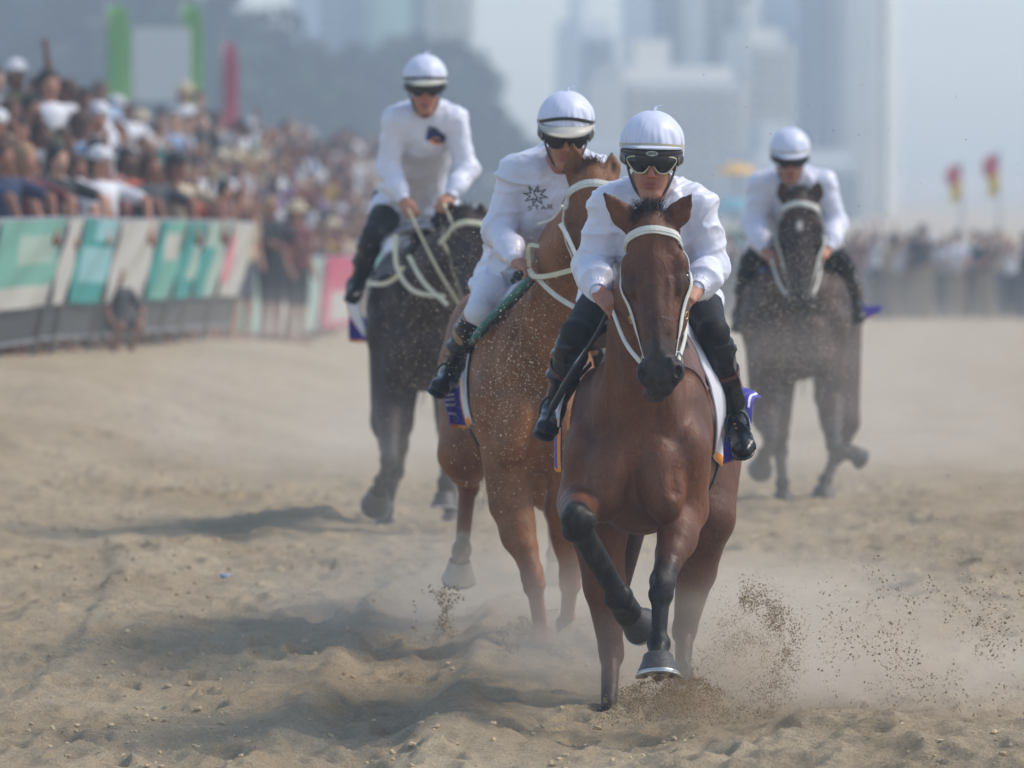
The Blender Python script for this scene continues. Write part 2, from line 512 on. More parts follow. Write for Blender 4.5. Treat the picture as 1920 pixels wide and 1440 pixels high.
    for q in (-1, 1):
        E(H(.560, q*.056, -.018), (.020, .011, .017), .004, None, True)       # nostrils
        E(H(.198, q*.101, -.066), (.018, .010, .013), .005, None, True)       # eye sockets
    if 'mouth' in j: E(H(.626, jw*1.3, -.086), (.020, .024, .007), .003, None, True)
    # legs
    lg = cc['leg']
    def front(q, el, kn, fe, pa, k_=1.0):
        B.cap(T(.16, q*.17, 1.10), el, .105, .095, .05)
        d0 = unit(kn-el); sd0 = unit(np.cross(d0, [0, 1, 0])) if abs(d0[1]) < .9 else lat
        fr0 = unit(np.cross(sd0, d0)); fr0 = fr0 if fr0[1] < 0 else -fr0
        up_ = el*.72+kn*.28
        B.ell(up_-lat*q*-.018, (.060, .070, .12), [lat, fr0, d0], .03)          # forearm extensor
        B.ell(up_-lat*q*.030, (.045, .062, .11), [lat, fr0, d0], .02)
        km = el*.42+kn*.58
        kk = k_**.35
        B.cap(el, km, .084, .060*kk, .03, None, c, c)
        B.cap(km, kn-d0*.04, .058*kk, .046*kk, .02, None, cc['forearm'], lg)
        d = unit(fe-kn)
        B.ell(kn-d0*.018, (.052*kk, .046*kk, .062*kk), [lat, np.cross(d0, lat), d0], .014, lg)
        B.ell(kn+d*.035, (.050*k_, .044*k_, .044*k_), [lat, np.cross(d, lat), d], .012, lg)
        B.ell(kn+fr0*.022, (.034*k_, .030*k_, .045*k_), [lat, fr0, d0], .012, lg)
        B.cap(kn+d*.06, fe-d*.03, .034*k_, .030*k_, .02, None, lg, lg)
        bk = unit(np.cross(d, lat)); bk = bk if bk@fr0 < 0 else -bk
        B.cap(kn+d*.05+bk*.026, fe-d*.02+bk*.026, .017*k_, .016*k_, .005, None, lg, lg)
        for z_ in (-1, 1): B.cap(kn+d*.05+lat*z_*.020, fe-d*.06+lat*z_*.014, .014*k_, .010*k_, .008, None, lg, lg)
        for z_ in (-1, 1): B.ell(fe+lat*z_*.018+bk*.008, np.array([.028, .034, .034])*k_, None, .012, lg)
        B.cap(fe, pa, .036*k_, .040*k_, .02, None, lg, cc['past'])
    def hind(q, st, hk, fe, pa, lgc):
        B.cap(T(1.36, q*.14, 1.18), st, .185, .120, .07)
        gm = st*.52+hk*.48; dg = unit(hk-st)
        B.cap(st, gm, .112, .083, .04); B.cap(gm, hk-dg*.03, .082, .050, .03, None, c, lgc)
        B.cap(T(1.58, q*.12, 1.02), hk+np.array([0, .07, .06]), .10, .020, .05, None, c, lgc)      # achilles line
        d = unit(fe-hk)
        B.ell(hk, (.050, .060, .072), [lat, np.cross(d, lat), d], .02, lgc)
        B.ell(hk-lat*q*.022+d*.02, (.030, .035, .04), None, .012, lgc)
        B.cap(hk+np.array([0, .06, .05]), hk+np.array([0, .03, -.05]), .024, .03, .02, None, lgc)
        B.cap(hk+d*.04, fe-d*.02, .039, .032, .02, None, lgc, lg)
        B.cap(hk+d*.05+np.array([0, .03, 0]), fe+np.array([0, .03, 0]), .018, .017, .008, None, lgc, lg)
        for z_ in (-1, 1): B.ell(fe+lat*z_*.016, (.028, .040, .036), None, .012, lg)
        B.cap(fe, pa, .036, .040, .02, None, lg, cc['past'])
    for q, key in ((-1, 'FL'), (1, 'FR')): front(q, *j[key][:4], j.get(key+'k', 1.0))
    for q, key in ((-1, 'HL'), (1, 'HR')): hind(q, *j[key][:4], cc.get('hleg', c))
    return B, H, T, (ax, hl, hn, s, lat, fw)

def hoof_mesh(name, top, axis, toe, cols, parent, sc=1.0, bottom=.086):
    """hoof with a coronet, sloping wall, concave sole, frog; axis points to the sole, toe forwards"""
    axis = unit(axis); toe = unit(toe-axis*(toe@axis)); side = np.cross(axis, toe)
    n = 28; V = []; mi = []
    prof = [(0, .046, .0), (.006, .052, .002), (.03, .057, .010), (.06, .067, .020), (.082, .076, .028), (.088, .076, .029), (.088, .066, .028), (.078, .058, .026), (.074, .03, .022)]
    for (h, r, sh) in prof:
        for i in range(n):
            a = 2*math.pi*i/n; ct = math.cos(a); st = math.sin(a)
            rr = r*(1 if ct > -.2 else 1-.20*(-ct-.2))
            hh = h*(1 if ct > 0 else 1+.25*ct)
            V.append(top+sc*(axis*hh+toe*(ct*rr*1.05+sh)+side*(st*rr*bottom/.086)))
    Fc = []
    for k in range(len(prof)-1):
        for i in range(n):
            a = k*n+i; b = k*n+(i+1) % n; Fc.append((a, b, b+n, a+n)); mi.append(1 if k in (4, 5, 6) else (2 if k >= 7 else 0))
    V.append(top+sc*(axis*.078+toe*.02)); c = len(V)-1; k = len(prof)-1
    for i in range(n): Fc.append((k*n+i, k*n+(i+1) % n, c)); mi.append(2)
    o = mkmesh(name, V, Fc, cols, parent, True, None, mi)
    g = Geo()
    f0 = top+sc*(axis*.080-toe*.015)
    g.add([f0-side*.022*sc, f0+side*.022*sc, f0+toe*.055*sc+axis*.004, f0+axis*.014-side*.008*sc, f0+axis*.014+side*.008*sc], [(0, 3, 2), (3, 4, 2), (4, 1, 2), (0, 1, 4, 3), (0, 2, 1)])
    g.build('frog', cols[2], o, False)
    # the shoe
    pts = []
    for i in range(23):
        a = R(-140+280*i/22); ct = math.cos(a); st = math.sin(a)
        rr = .071*(1 if ct > -.2 else 1-.20*(-ct-.2))
        hh = .090*(1 if ct > 0 else 1+.25*ct)
        pts.append(top+sc*(axis*hh+toe*(ct*rr*1.05+.028)+side*st*rr))
    V2, F2 = strap_geo(pts, .018*sc, .006, [axis]*len(pts))
    mkmesh('horseshoe', V2, F2, MATS['steel'], o, False)
    return o

def strands(name, n, root_fn, m, parent, seed=1, seg=6, r=.0016, taper=.25):
    """n hair strands, root_fn(rng,i) -> list of points"""
    rng = random.Random(seed); V = []; Fc = []
    for i in range(n):
        pts = root_fn(rng, i); k = len(pts)
        rad = [r*(1-(1-taper)*t/(k-1)) for t in range(k)]
        v, f = tube_geo(pts, rad, 3, False)
        o = len(V); V += v; Fc += [tuple(a+o for a in q) for q in f]
    return mkmesh(name, V, np.array(Fc), m, parent, True)

def coat_mat(name, rough, spec, dust):
    """short lying hair: fine stretched bump, blotchy gloss where the coat is damp, and grains of sand stuck in it"""
    m = bpy.data.materials.new(name); m.use_nodes = True; t = m.node_tree; b = t.nodes['Principled BSDF']; L = t.links.new
    def N(sc, det, mp=None, ro=.6):
        n = t.nodes.new('ShaderNodeTexNoise'); n.inputs['Scale'].default_value = sc; n.inputs['Detail'].default_value = det; n.inputs['Roughness'].default_value = ro
        m_ = t.nodes.new('ShaderNodeMapping'); m_.inputs['Scale'].default_value = mp or (1, 1, 1); L(tc.outputs['Object'], m_.inputs[0]); L(m_.outputs[0], n.inputs['Vector']); return n.outputs[0]
    def MR(x, a, b_, c, d):
        r = t.nodes.new('ShaderNodeMapRange'); [r.inputs.__getitem__(i+1).__setattr__('default_value', v) for i, v in enumerate((a, b_, c, d))]; L(x, r.inputs[0]); return r.outputs[0]
    tc = t.nodes.new('ShaderNodeTexCoord'); at = t.nodes.new('ShaderNodeAttribute'); at.attribute_name = 'col'
    big = N(5, 4, (1, 1, .7)); hair = N(170, 3, (1, 1, .22), .7); mid = N(26, 4, (1, 1, .55))
    m1 = t.nodes.new('ShaderNodeMix'); m1.data_type = 'RGBA'; m1.blend_type = 'MULTIPLY'; m1.inputs[0].default_value = 1
    L(at.outputs['Color'], m1.inputs[6]); L(MR(big, .3, .7, .58, 1.30), m1.inputs[7])
    m2 = t.nodes.new('ShaderNodeMix'); m2.data_type = 'RGBA'; m2.blend_type = 'MULTIPLY'; m2.inputs[0].default_value = 1
    L(m1.outputs[2], m2.inputs[6]); L(MR(hair, .3, .7, .70, 1.22), m2.inputs[7])
    m3 = t.nodes.new('ShaderNodeMix'); m3.data_type = 'RGBA'; m3.inputs[7].default_value = (*srgb('B09A7C'), 1)
    L(m2.outputs[2], m3.inputs[6]); L(MR(N(210, 2, None, .5), .66-.05*dust, .74-.05*dust, 0, min(.9, dust*2.6)), m3.inputs[0])
    m4 = t.nodes.new('ShaderNodeMix'); m4.data_type = 'RGBA'; m4.inputs[7].default_value = (*srgb('9A8870'), 1)
    L(m3.outputs[2], m4.inputs[6]); L(MR(mid, .45, .8, 0, dust*.8), m4.inputs[0]); L(m4.outputs[2], b.inputs['Base Color'])
    L(MR(mid, .3, .7, rough-.13, rough+.18), b.inputs['Roughness']); b.inputs['Specular IOR Level'].default_value = spec
    b1 = t.nodes.new('ShaderNodeBump'); b1.inputs['Strength'].default_value = .5; b1.inputs['Distance'].default_value = .02; L(N(11, 3, (1, 1, .6)), b1.inputs['Height'])
    vo = t.nodes.new('ShaderNodeTexVoronoi'); vo.feature = 'DISTANCE_TO_EDGE'; vo.inputs['Scale'].default_value = 5.5
    wn = t.nodes.new('ShaderNodeTexNoise'); wn.inputs['Scale'].default_value = 6; L(tc.outputs['Object'], wn.inputs['Vector'])
    ad = t.nodes.new('ShaderNodeMix'); ad.data_type = 'RGBA'; ad.blend_type = 'ADD'; ad.inputs[0].default_value = .30; L(tc.outputs['Object'], ad.inputs[6]); L(wn.outputs['Color'], ad.inputs[7]); L(ad.outputs[2], vo.inputs['Vector'])
    bv = t.nodes.new('ShaderNodeBump'); bv.inputs['Strength'].default_value = .5; bv.inputs['Distance'].default_value = .0022
    vm = t.nodes.new('ShaderNodeMath'); vm.operation = 'MULTIPLY'; L(MR(vo.outputs['Distance'], 0, .05, 1, 0), vm.inputs[0]); L(MR(N(3.1, 1), .48, .60, 0, 1), vm.inputs[1]); L(vm.outputs[0], bv.inputs['Height']); L(b1.outputs[0], bv.inputs['Normal']); b1 = bv
    b2 = t.nodes.new('ShaderNodeBump'); b2.inputs['Strength'].default_value = .5; b2.inputs['Distance'].default_value = .002; L(hair, b2.inputs['Height']); L(b1.outputs[0], b2.inputs['Normal']); L(b2.outputs[0], b.inputs['Normal'])
    MATS[name] = m
def setup_mats():
    mat('steel', (.55, .55, .53), .35, metal=1)
    mat('brass', (.6, .45, .2), .3, metal=1)
    coat_mat('coat', .48, .28, .16)
    coat_mat('coat_sandy', .55, .28, .30)
    coat_mat('coat_far', .55, .25, .16)
    mat('hair_black', (.012, .010, .009), .5)
    mat('hair_brown', (.09, .035, .018), .5)
    mat('hoof_dark', (.06, .055, .05), .5, bump=.3, bscale=70, stretch=(1, 1, 6), vary=.4, vscale=30)
    mat('hoof_pale', (.55, .46, .34), .55, bump=.2, bscale=80, vary=.2, vscale=20)
    mat('sole', (.22, .17, .12), .9, bump=.4, bscale=90, vary=.4, vscale=40)
    mat('eye_dark', (.008, .005, .004), .06, spec=.8)
    mat('strap_white', srgb('D6D6CC'), .55, bump=.15, bscale=200, vary=.12, vscale=25)
    mat('strap_cream', srgb('D8D2B4'), .55, vary=.12, vscale=25)
    mat('leather_black', (.010, .010, .011), .38, bump=.15, bscale=120, rvary=.1)
    mat('cloth_white', srgb('DDDDE6'), .7, sheen=.3, bump=.2, bscale=300)
    mat('trim_orange', srgb('F59A1C'), .7)
    mat('cloth_purple', srgb('2E1E9A'), .6, sheen=.2, bump=.15, bscale=250)
    mat('cloth_print', srgb('D8D8E8'), .7)
    mat('silk', srgb('DADCEA'), .36, spec=.5, bump=.3, bscale=16, bdetail=4, dist=.010, rvary=.05)
    mat('cap_silk', srgb('D4D8EA'), .40, spec=.45, bump=.1, bscale=40, dist=.003)
    mat('silk_far', srgb('DADCEA'), .40, bump=.2, bscale=12, bdetail=2, dist=.01)
    mat('skin', attr='col', rough=.5, spec=.4, bump=.1, bscale=120, vary=.12, vscale=60)
    mat('breeches_black', (.007, .007, .008), .65, spec=.3, bump=.3, bscale=25, dist=.008)
    mat('breeches_white', srgb('DADAE2'), .6, bump=.3, bscale=22, dist=.01)
    mat('boot_black', (.006, .006, .007), .26, spec=.3, bump=.4, bscale=14, bdetail=3, dist=.015)
    mat('boot_tan', (.28, .17, .09), .45)
    mat('maroon', (.09, .015, .02), .4)
    mat('lens', (.008, .009, .011), .10, spec=.45)
    mat('lens_rim', srgb('C8BE96'), .35)
    mat('cap_band', srgb('B4AE98'), .6)
    mat('black_plastic', (.015, .015, .016), .4)
    mat('peak_dark', (.05, .042, .04), .5)
    mat('peak_pale', srgb('B9B6A8'), .45)
    mat('badge', srgb('C4C8C4'), .4)
    mat('whip_teal', srgb('3B746C'), .55)
    mat('ink', (.02, .02, .03), .6)
    mat('ink_blue', srgb('232A5C'), .6)
setup_mats()
BAY = dict(coat=srgb('693E27'), shade=srgb('3B2018'), dark=srgb('1A1211'), leg=srgb('141110'), forearm=srgb('5E3525'),
           muzzle=srgb('1C1717'), face=srgb('5C3420'), past=srgb('141110'), hleg=srgb('563021'))
CHESTNUT = dict(coat=srgb('8A5833'), shade=srgb('5A3220'), dark=srgb('442618'), leg=srgb('8C5A38'), forearm=srgb('96623C'),
                muzzle=srgb('4E3228'), face=srgb('744226'), past=srgb('8E5A40'), hleg=srgb('7A4A32'))
DARKBROWN = dict(coat=srgb('3A2B26'), shade=srgb('231B1A'), dark=srgb('151213'), leg=srgb('202024'), forearm=srgb('2C2829'),
                 muzzle=srgb('181516'), face=srgb('2C211F'), past=srgb('202024'), hleg=srgb('292326'))
DARKBAY = dict(coat=srgb('432D26'), shade=srgb('2A1E1E'), dark=srgb('181415'), leg=srgb('212125'), forearm=srgb('2E2727'),
               muzzle=srgb('181516'), face=srgb('30231F'), past=srgb('212125'), hleg=srgb('2C2325'))

def make_horse(label, D0, j, cc, zoff, h, hy, far=False, hoofs=('hoof_dark',)*4, mane='hair_black', seed=1, tail_side=0):
    B, H, T, fr = horse_flesh(D0, j, cc, zoff)
    ax, hl, hn, s, lat, fw = fr
    V, Q = B.mesh(h, hy, D0+.45)
    C = B.colors(V)
    if 'paint' in j: C = j['paint'](V, C, H, fr)
    base = np.array([(j['chest'][0]+j['rump'][0])/2, (j['chest'][1]+j['rump'][1])/2, 0])
    base[2] = float(ground_base(base[0], base[1]))
    root = empty('racehorse', base)
    tag(root, label, 'horse', 'racehorses galloping up the beach')
    mkmesh('body', V, Q, MATS[j.get('coatmat', 'coat_far' if far else 'coat')], root, True, C)
    tree = bvh(V, Q)
    # eyes
    for q in (-1, 1):
        g = Flesh(.004); g.ell(H(.200, q*.091, -.068), (.019*s, .017*s, .017*s), [ax, hl, hn])
        v, f = g.mesh(.004 if not far else .007); mkmesh('eye', v, f, MATS['eye_dark'], root)
    # hooves
    for n_, key in enumerate(('FL', 'FR', 'HL', 'HR')):
        l = j[key]; pa = l[3]; spec = l[4]
        if spec is None: continue
        axis, toe, sc = spec
        hoof_mesh('hoof', np.asarray(pa)+unit(axis)*-.006, np.asarray(axis, float), np.asarray(toe, float), [MATS[hoofs[n_]], MATS['steel'] if not far else MATS[hoofs[n_]], MATS['sole']], root, sc)
    # forelock
    def fl(rng, i):
        a = rng.gauss(0, .42); p = H(rng.uniform(-.06, .03), a*.040-.004, -.008-.02*abs(a))
        d = (-ax*rng.uniform(.0, .8)+hl*(a*.5+rng.uniform(-.25, .25)-.1)+hn*rng.uniform(.2, .7))*rng.uniform(.02, .05)
        q = p+d; e = q+d*.25+ax*rng.uniform(.0, .050)+hl*rng.uniform(-.018, .012)
        return spline([p, q, e], 3)
    strands('forelock', j.get('nfl', 1100) if not far else 160, fl, MATS[mane], root, seed, r=.0015*(1.7 if far else 1))
    # mane falling on the side of the neck
    poll = j['poll']; wz = T(.55, 0, 1.56)
    side = j.get('maneside', 1)
    pts = spline([poll+np.array([0, .06, .02]), j['neckmid']+np.array([0, .10, .16]) if 'neckmid' in j else (poll+wz)/2+np.array([0, .05, .06]), wz], 12)
    def mn(rng, i):
        t = rng.random()*(len(pts)-1.01); k = int(t); p = pts[k]+(pts[k+1]-pts[k])*(t-k)
        co, no, _, _ = tree.find_nearest(Vector(p)); p = np.array(co)-np.array(no)*.004
        ln = rng.uniform(.10, .20); o = lat*side
        return spline([p, p+np.array([0, .01, .015])+o*.03, p+o*ln*.5+np.array([0, rng.uniform(0, .03), -ln*.35]), p+o*ln*.6+np.array([0, rng.uniform(0, .06), -ln*.95])], 2)
    strands('mane', 420 if not far else 150, mn, MATS[mane], root, seed+1, r=.002*(1.5 if far else 1))
    # tail
    dock = T(1.72, 0, 1.40)
    g = Geo()
    def tl(rng, i):
        a = rng.uniform(-1, 1); b = rng.uniform(-1, 1); ln = rng.uniform(.55, 1.0)
        p = dock+lat*a*.02+np.array([0, 0, b*.02])
        ts = tail_side
        return spline([p, p-fw*.16+np.array([0, 0, .01])+lat*a*.03, p-fw*(.30+.05*b)+lat*(a*.07+ts*.1)+np.array([0, 0, -.30*ln]), p-fw*(.30+.09*b)+lat*(a*.10+ts*.22)+np.array([0, 0, -.85*ln])], 4)
    strands('tail', 260 if not far else 120, tl, MATS[mane], root, seed+2, r=.003)
    return root, tree, H, T, fr

def strap(name, pts, width, m, parent, tree=None, off=.003, th=.004, n=6, toward=None):
    sp = spline(pts, n)
    if tree is not None: p2, nn = on_skin(tree, sp, off)
    else: p2 = sp; nn = [unit(np.array([0, -1, .2]) if toward is None else toward)]*len(sp)
    V, Fc = strap_geo(p2, width, th, nn)
    return mkmesh(name, V, Fc, MATS[m], parent, False)

def ring(name, c, r, t, nrm, m, parent, n=20):
    nrm = unit(nrm); u = unit(np.cross(nrm, [0.1, .2, 1])); v = np.cross(nrm, u)
    pts = [c+r*(math.cos(2*math.pi*i/n)*u+math.sin(2*math.pi*i/n)*v) for i in range(n+1)]
    g = Geo(); g.tube(pts, t, 6); return g.build(name, MATS[m], parent)

def bridle(root, tree, H, fr, m='strap_white', far=False, noseband=False, hands=None, cheek=True):
    ax, hl, hn, s, lat, fw = fr
    b = empty('bridle', np.array(H(.1, 0, 0))-origin_of(root)); b.parent = root
    arc = [H(.075, -.135, -.12), H(.075, -.115, -.06), H(.055, -.07, .0), H(.045, 0, .02), H(.055, .07, .0), H(.075, .115, -.06), H(.075, .135, -.12)]
    strap('browband', arc, .030*s, m, b, tree, .004, .006)
    strap('browband_ridge', arc, .010*s, m, b, tree, .009, .004)
    for q in (-1, 1):
        cp = [H(.06, q*.112, -.10), H(.14, q*.112, -.085), H(.24, q*.10, -.078), H(.36, q*.068, -.070), H(.485, q*.052, -.078)]
        o = strap('cheek_strap', cp, .024*s, m, b, tree, .005, .004)
        kb = H(.33, q*.10, -.105); co, no, _, _ = tree.find_nearest(Vector(kb))
        ring('buckle', np.array(co)+np.array(no)*.010, .014, .0025, no, 'brass' if not far else m, o)
        strap('throat_lash', [H(.02, q*.10, -.10), H(.16, q*.13, -.18), H(.26, q*.06, -.27), H(.27, 0, -.28)], .014*s, m, b, tree, .004, .003)
        c = H(.495, q*.062, -.092)
        co, no, _, _ = tree.find_nearest(Vector(c)); c = np.array(co)+np.array(no)*.012
        r0 = ring('bit_ring', c, .038, .0042, lat*q+np.array([0, -.5, 0]), 'steel', b)
        if hands is not None:
            for hd in hands[0 if q < 0 else 1]:
                g = [c+np.array([0, .01, -.01]), c*.5+hd*.5+lat*q*.012+np.array([0, .0, -.018]), hd]
                strap('rein', g, .020*s, m, b, None, n=10, toward=lat*q+np.array([0, -.6, 0]))
    if noseband:
        strap('noseband', [H(.40, -.09, -.10), H(.39, -.06, -.03), H(.385, 0, .02), H(.39, .06, -.03), H(.40, .09, -.10)], .03, m, b, tree)
    return b

# ================================================================== riders
SKIN = srgb('B07A62'); LIP = srgb('9A5248'); SKIN_RED = srgb('B56E58')
def vnormals(V, Q):
    T = np.asarray(Q); a = V[T[:, 2]]-V[T[:, 0]]; b = V[T[:, 3]]-V[T[:, 1]]; n = np.cross(a, b)
    N = np.zeros_like(V)
    for i in range(4): np.add.at(N, T[:, i], n)
    return N/(np.linalg.norm(N, axis=1, keepdims=True)+1e-12)

def folds(V, Q, amp, segs, freq=9., seed=0.):
    """cloth folds: ridged noise stretched along each limb segment (a,b)"""
    N = vnormals(V, Q); D = np.zeros(len(V)); W = np.full(len(V), 1e-6)
    for a, b, ring_ in segs:
        a = np.asarray(a); b = np.asarray(b); ab = b-a; L = np.linalg.norm(ab); d = ab/L
        q = V-a; t = np.clip((q@d)/L, 0, 1); dist = np.linalg.norm(q-t[:, None]*ab, axis=1)
        w_ = np.exp(-dist/.055)
        u = unit(np.cross(d, [.3, 1, .2])); v = np.cross(d, u)
        al = q@d; x = q@u; y = q@v
        # folds run mostly across (ring_=1) or along (ring_=0) the segment
        k = (.55, .60) if ring_ else (.25, 1.)
        p = np.stack([al*freq*k[0]*1.6+seed, x*freq*k[1]+al*3+3.1, y*freq*k[1]+al*2+seed*.7], 1)
        p = p+.75*np.stack([vn3(p*.6+5), vn3(p*.6+9), vn3(p*.6+15)], 1)*2
        r = np.clip(1-np.abs(vn3(p)*2.4), 0, 1)**5*1.6+.5*np.clip(1-np.abs(vn3(p*1.9+7)*2.4), 0, 1)**4
        D += w_*r; W += w_
    return V+N*((D/W-.55)*amp)[:, None]

def hand(B, wrist, knuck, curl, thumb_side, s=1.0, col=SKIN):
    """a hand closed round a rein: palm, four bent fingers of unequal length and a thumb from the side of the palm"""
    wrist = np.asarray(wrist, float); knuck = np.asarray(knuck, float); d = unit(knuck-wrist); c = unit(curl-d*(np.dot(curl, d)))
    sd_ = unit(np.cross(d, c))*thumb_side
    pl = np.linalg.norm(knuck-wrist)
    for q in (-.028, -.010, .010, .027):
        B.cap(wrist+d*.015+sd_*q*.6*s, knuck+sd_*q*s, .017*s, .0125*s, .012, None, col)
    B.ell((wrist+knuck)/2+c*.004, (pl*.5, .036*s, .019*s), [d, sd_, c], .01, col)
    for q, l1, l2, l3 in ((.030, .036, .024, .018), (.011, .041, .027, .019), (-.009, .038, .025, .018), (-.028, .030, .020, .016)):
        k = knuck+sd_*q*s
        m1 = k+(d*.75+c*.65)*l1*s; m2 = m1+(d*-.25+c*.97)*l2*s; m3 = m2+(d*-.95+c*.2)*l3*s
        B.cap(k, m1, .0105*s, .0098*s, .004, None, col); B.cap(m1, m2, .0098*s, .009*s, .003, None, col); B.cap(m2, m3, .009*s, .0075*s, .003, None, col)
    t0 = wrist+d*.025*s+sd_*.026*s+c*.008; t1 = t0+(d*.55+sd_*.45+c*.5)*.036*s; t2 = t1+(d*.65-sd_*.25+c*.6)*.030*s
    B.cap(t0, t1, .0135*s, .011*s, .006, None, col); B.cap(t1, t2, .011*s, .0085*s, .004, None, col)

def rider(label, J, cfg):
    far = cfg.get('far', False); h = cfg.get('h', .006)
    hc = J['head']; hf = unit(J['fwd']); hu = J['up']; hu = unit(hu-hf*np.dot(hu, hf)); hl = np.cross(hu, hf)
    if hl[0] < 0: hl = -hl
    hs = cfg.get('hs', 1.05)
    def K(l, f, u): return hc+(hl*l+hf*f+hu*u)*hs
    A = [hl, hf, hu]
    root = empty('person', J['pelvis']-np.array([0, 0, .1])); tag(root, label, 'jockey', 'jockeys riding the racehorses')
    # --- one continuous body
    B = Flesh(.02, SKIN)
    B.ell(K(0, 0, .02), np.array([.075, .095, .10])*hs, A, .02)
    B.ell(K(0, .03, -.065), np.array([.058, .062, .078])*hs, A, .025)
    B.ell(K(0, .062, -.130), np.array([.026, .022, .020])*hs, A, .02)
    for q in (-1, 1):
        B.ell(K(q*.044, .055, -.030), np.array([.024, .026, .020])*hs, A, .02, SKIN_RED)
        B.cap(K(q*.058, .0, -.075), K(q*.022, .060, -.132), .017*hs, .014*hs, .02)
        B.ell(K(q*.079, -.005, -.02), np.array([.010, .020, .032])*hs, A, .006, SKIN_RED)
        B.ell(K(q*.014, .100, -.060), np.array([.009, .010, .008])*hs, A, .006, SKIN_RED)
        B.ell(K(q*.034, .082, .012), np.array([.020, .014, .012])*hs, A, .012)
    B.cap(K(0, .088, .004), K(0, .114, -.055), .008*hs, .0125*hs, .008, None, SKIN, SKIN_RED)
    B.ell(K(0, .088, -.088), np.array([.024, .013, .0060])*hs, A, .003, LIP)
    B.ell(K(0, .086, -.100), np.array([.020, .013, .0070])*hs, A, .003, LIP)
    B.ell(K(0, .102, -.0940), np.array([.022, .010, .0020])*hs, A, .001, sub=True)
    nk = J['neck']
    B.cap(K(0, -.025, -.06), nk, .054*hs, .060*hs, .02)
    ch, pv = J['chest'], J['pelvis']
    B.cap(nk, ch, .06, .10, .05); B.cap(ch, pv, .115, .11, .05)
    for sh, el, wr in ((J['sL'], J['eL'], J['wL']), (J['sR'], J['eR'], J['wR'])):
        B.cap(nk, sh, .05, .045, .04); B.cap(sh, el, .042, .034, .02); B.cap(el, wr, .036, .026, .02)
    for hp, kn, an, to in ((J['hL'], J['kL'], J['aL'], J['tL']), (J['hR'], J['kR'], J['aR'], J['tR'])):
        B.cap(pv, hp, .10, .08, .05); B.cap(hp, kn, .075, .05, .03); B.cap(kn, an, .045, .032, .03); B.cap(an, to, .03, .022, .02)
    hand(B, J['wL'], J['nL'], J['cL'], cfg.get('thL', 1)); hand(B, J['wR'], J['nR'], J['cR'], cfg.get('thR', -1))
    V, Q = B.mesh(h*.75 if not far else h)
    mkmesh('body', V, Q, MATS['skin'], root, True, B.colors(V, .006))
    # --- silks
    silk = MATS['silk_far' if far else 'silk']
    S = Flesh(.04, (1, 1, 1))
    lat = unit(J['sR']-J['sL'])
    tf = unit(pv-ch); tn = np.cross(tf, lat)
    shw = np.linalg.norm(J['sR']-J['sL'])/2
    mid = (J['sR']+J['sL'])/2
    S.ell(mid*.6+ch*.4, (shw*.95, .13, .15), [lat, tf, tn], .06)
    S.cap(nk*.7+mid*.3, mid*.4+ch*.6, .075, .14, .05, (lat, 1.15))
    S.cap(ch, pv*.75+ch*.25, .155, .150, .06, (lat, 1.12))
    S.cap(pv*.55+ch*.45, pv, .150, .165, .04, (lat, 1.1))
    segs = [(ch, pv, 0), (mid, ch, 0)]
    for sh, el, wr in ((J['sL'], J['eL'], J['wL']), (J['sR'], J['eR'], J['wR'])):
        S.cap(mid*.45+sh*.55, sh, .090, .076, .05)
        S.cap(sh, el, .077, .064, .04); S.ell(el, (.068, .066, .066), None, .03)
        fw_ = wr-el; w1 = el+fw_*.62; w2 = wr-unit(fw_)*.018
        S.cap(el, w1, .064, .062, .03); S.cap(w1, w2, .061, .040, .02); S.cap(w2, wr, .036, .032, .008)
        segs += [(sh, el, 1), (el, wr, 1)]
    for a in ('hL', 'hR'): S.cap(pv, J[a]*.75+pv*.25, .150, .115, .04)
    for q_, e_ in ((J['sL'], 0), (J['sR'], 1)): S.cap(nk+np.array([0, .05, .035]), q_*.62+nk*.38+np.array([0, .05, .015]), .075, .080, .04)
    for a, b__ in (('hL', 'kL'), ('hR', 'kR')): S.cap(J[a]*.9+pv*.1, J[a]*.80+J[b__]*.20, .118, .112, .03)
    # neck opening
    S.cap(nk+np.array([0, -.03, .015]), K(0, .03, -.13), .034, .060, .01, sub=True)
    V, Q = S.mesh(h)
    V = folds(V, Q, .0125 if not far else .011, segs, 8., cfg.get('seed', 0))
    V = folds(V, Q, .0045, segs, 16., cfg.get('seed', 0)+4)
    shirt = mkmesh('shirt', V, Q, silk, root); st = bvh(V, Q)
    # gathered cuffs and collar
    for wr, el in ((J['wL'], J['eL']), (J['wR'], J['eR'])):
        d = unit(wr-el); u = unit(np.cross(d, [.2, 1, .3])); v = np.cross(d, u); VV = []; FF = []; n = 60
        prof = [(-.035, .047), (-.022, .041), (-.012, .034), (-.004, .036), (.006, .038), (.010, .036), (.008, .030)]
        for k, (o, r) in enumerate(prof):
            for i in range(n):
                a = 2*math.pi*i/n; rr = r*(1+.035*math.sin(a*20)+.02*math.sin(a*13+1)); VV.append(wr+d*o+rr*(math.cos(a)*u+math.sin(a)*v))
        for k in range(len(prof)-1):
            for i in range(n): FF.append((k*n+i, k*n+(i+1) % n, (k+1)*n+(i+1) % n, (k+1)*n+i))
        mkmesh('cuff', VV, np.array(FF), silk, shirt)
    cd = unit(K(0, -.02, -.09)-nk)
    g = Geo(); cu = unit(np.cross(cd, [1, 0, 0])); cv = np.cross(cd, cu); pts = [nk+cd*.020+.058*(math.cos(R(a))*cu+math.sin(R(a))*cv)-cd*.01*math.cos(R(a)) for a in range(0, 361, 15)]
    V2, F2 = strap_geo(pts, .034, .004, [unit(p-nk-cd*.020) for p in pts]); mkmesh('collar', V2, F2, silk, shirt)
    # --- breeches
    G = Flesh(.03, (1, 1, 1))
    segs = []
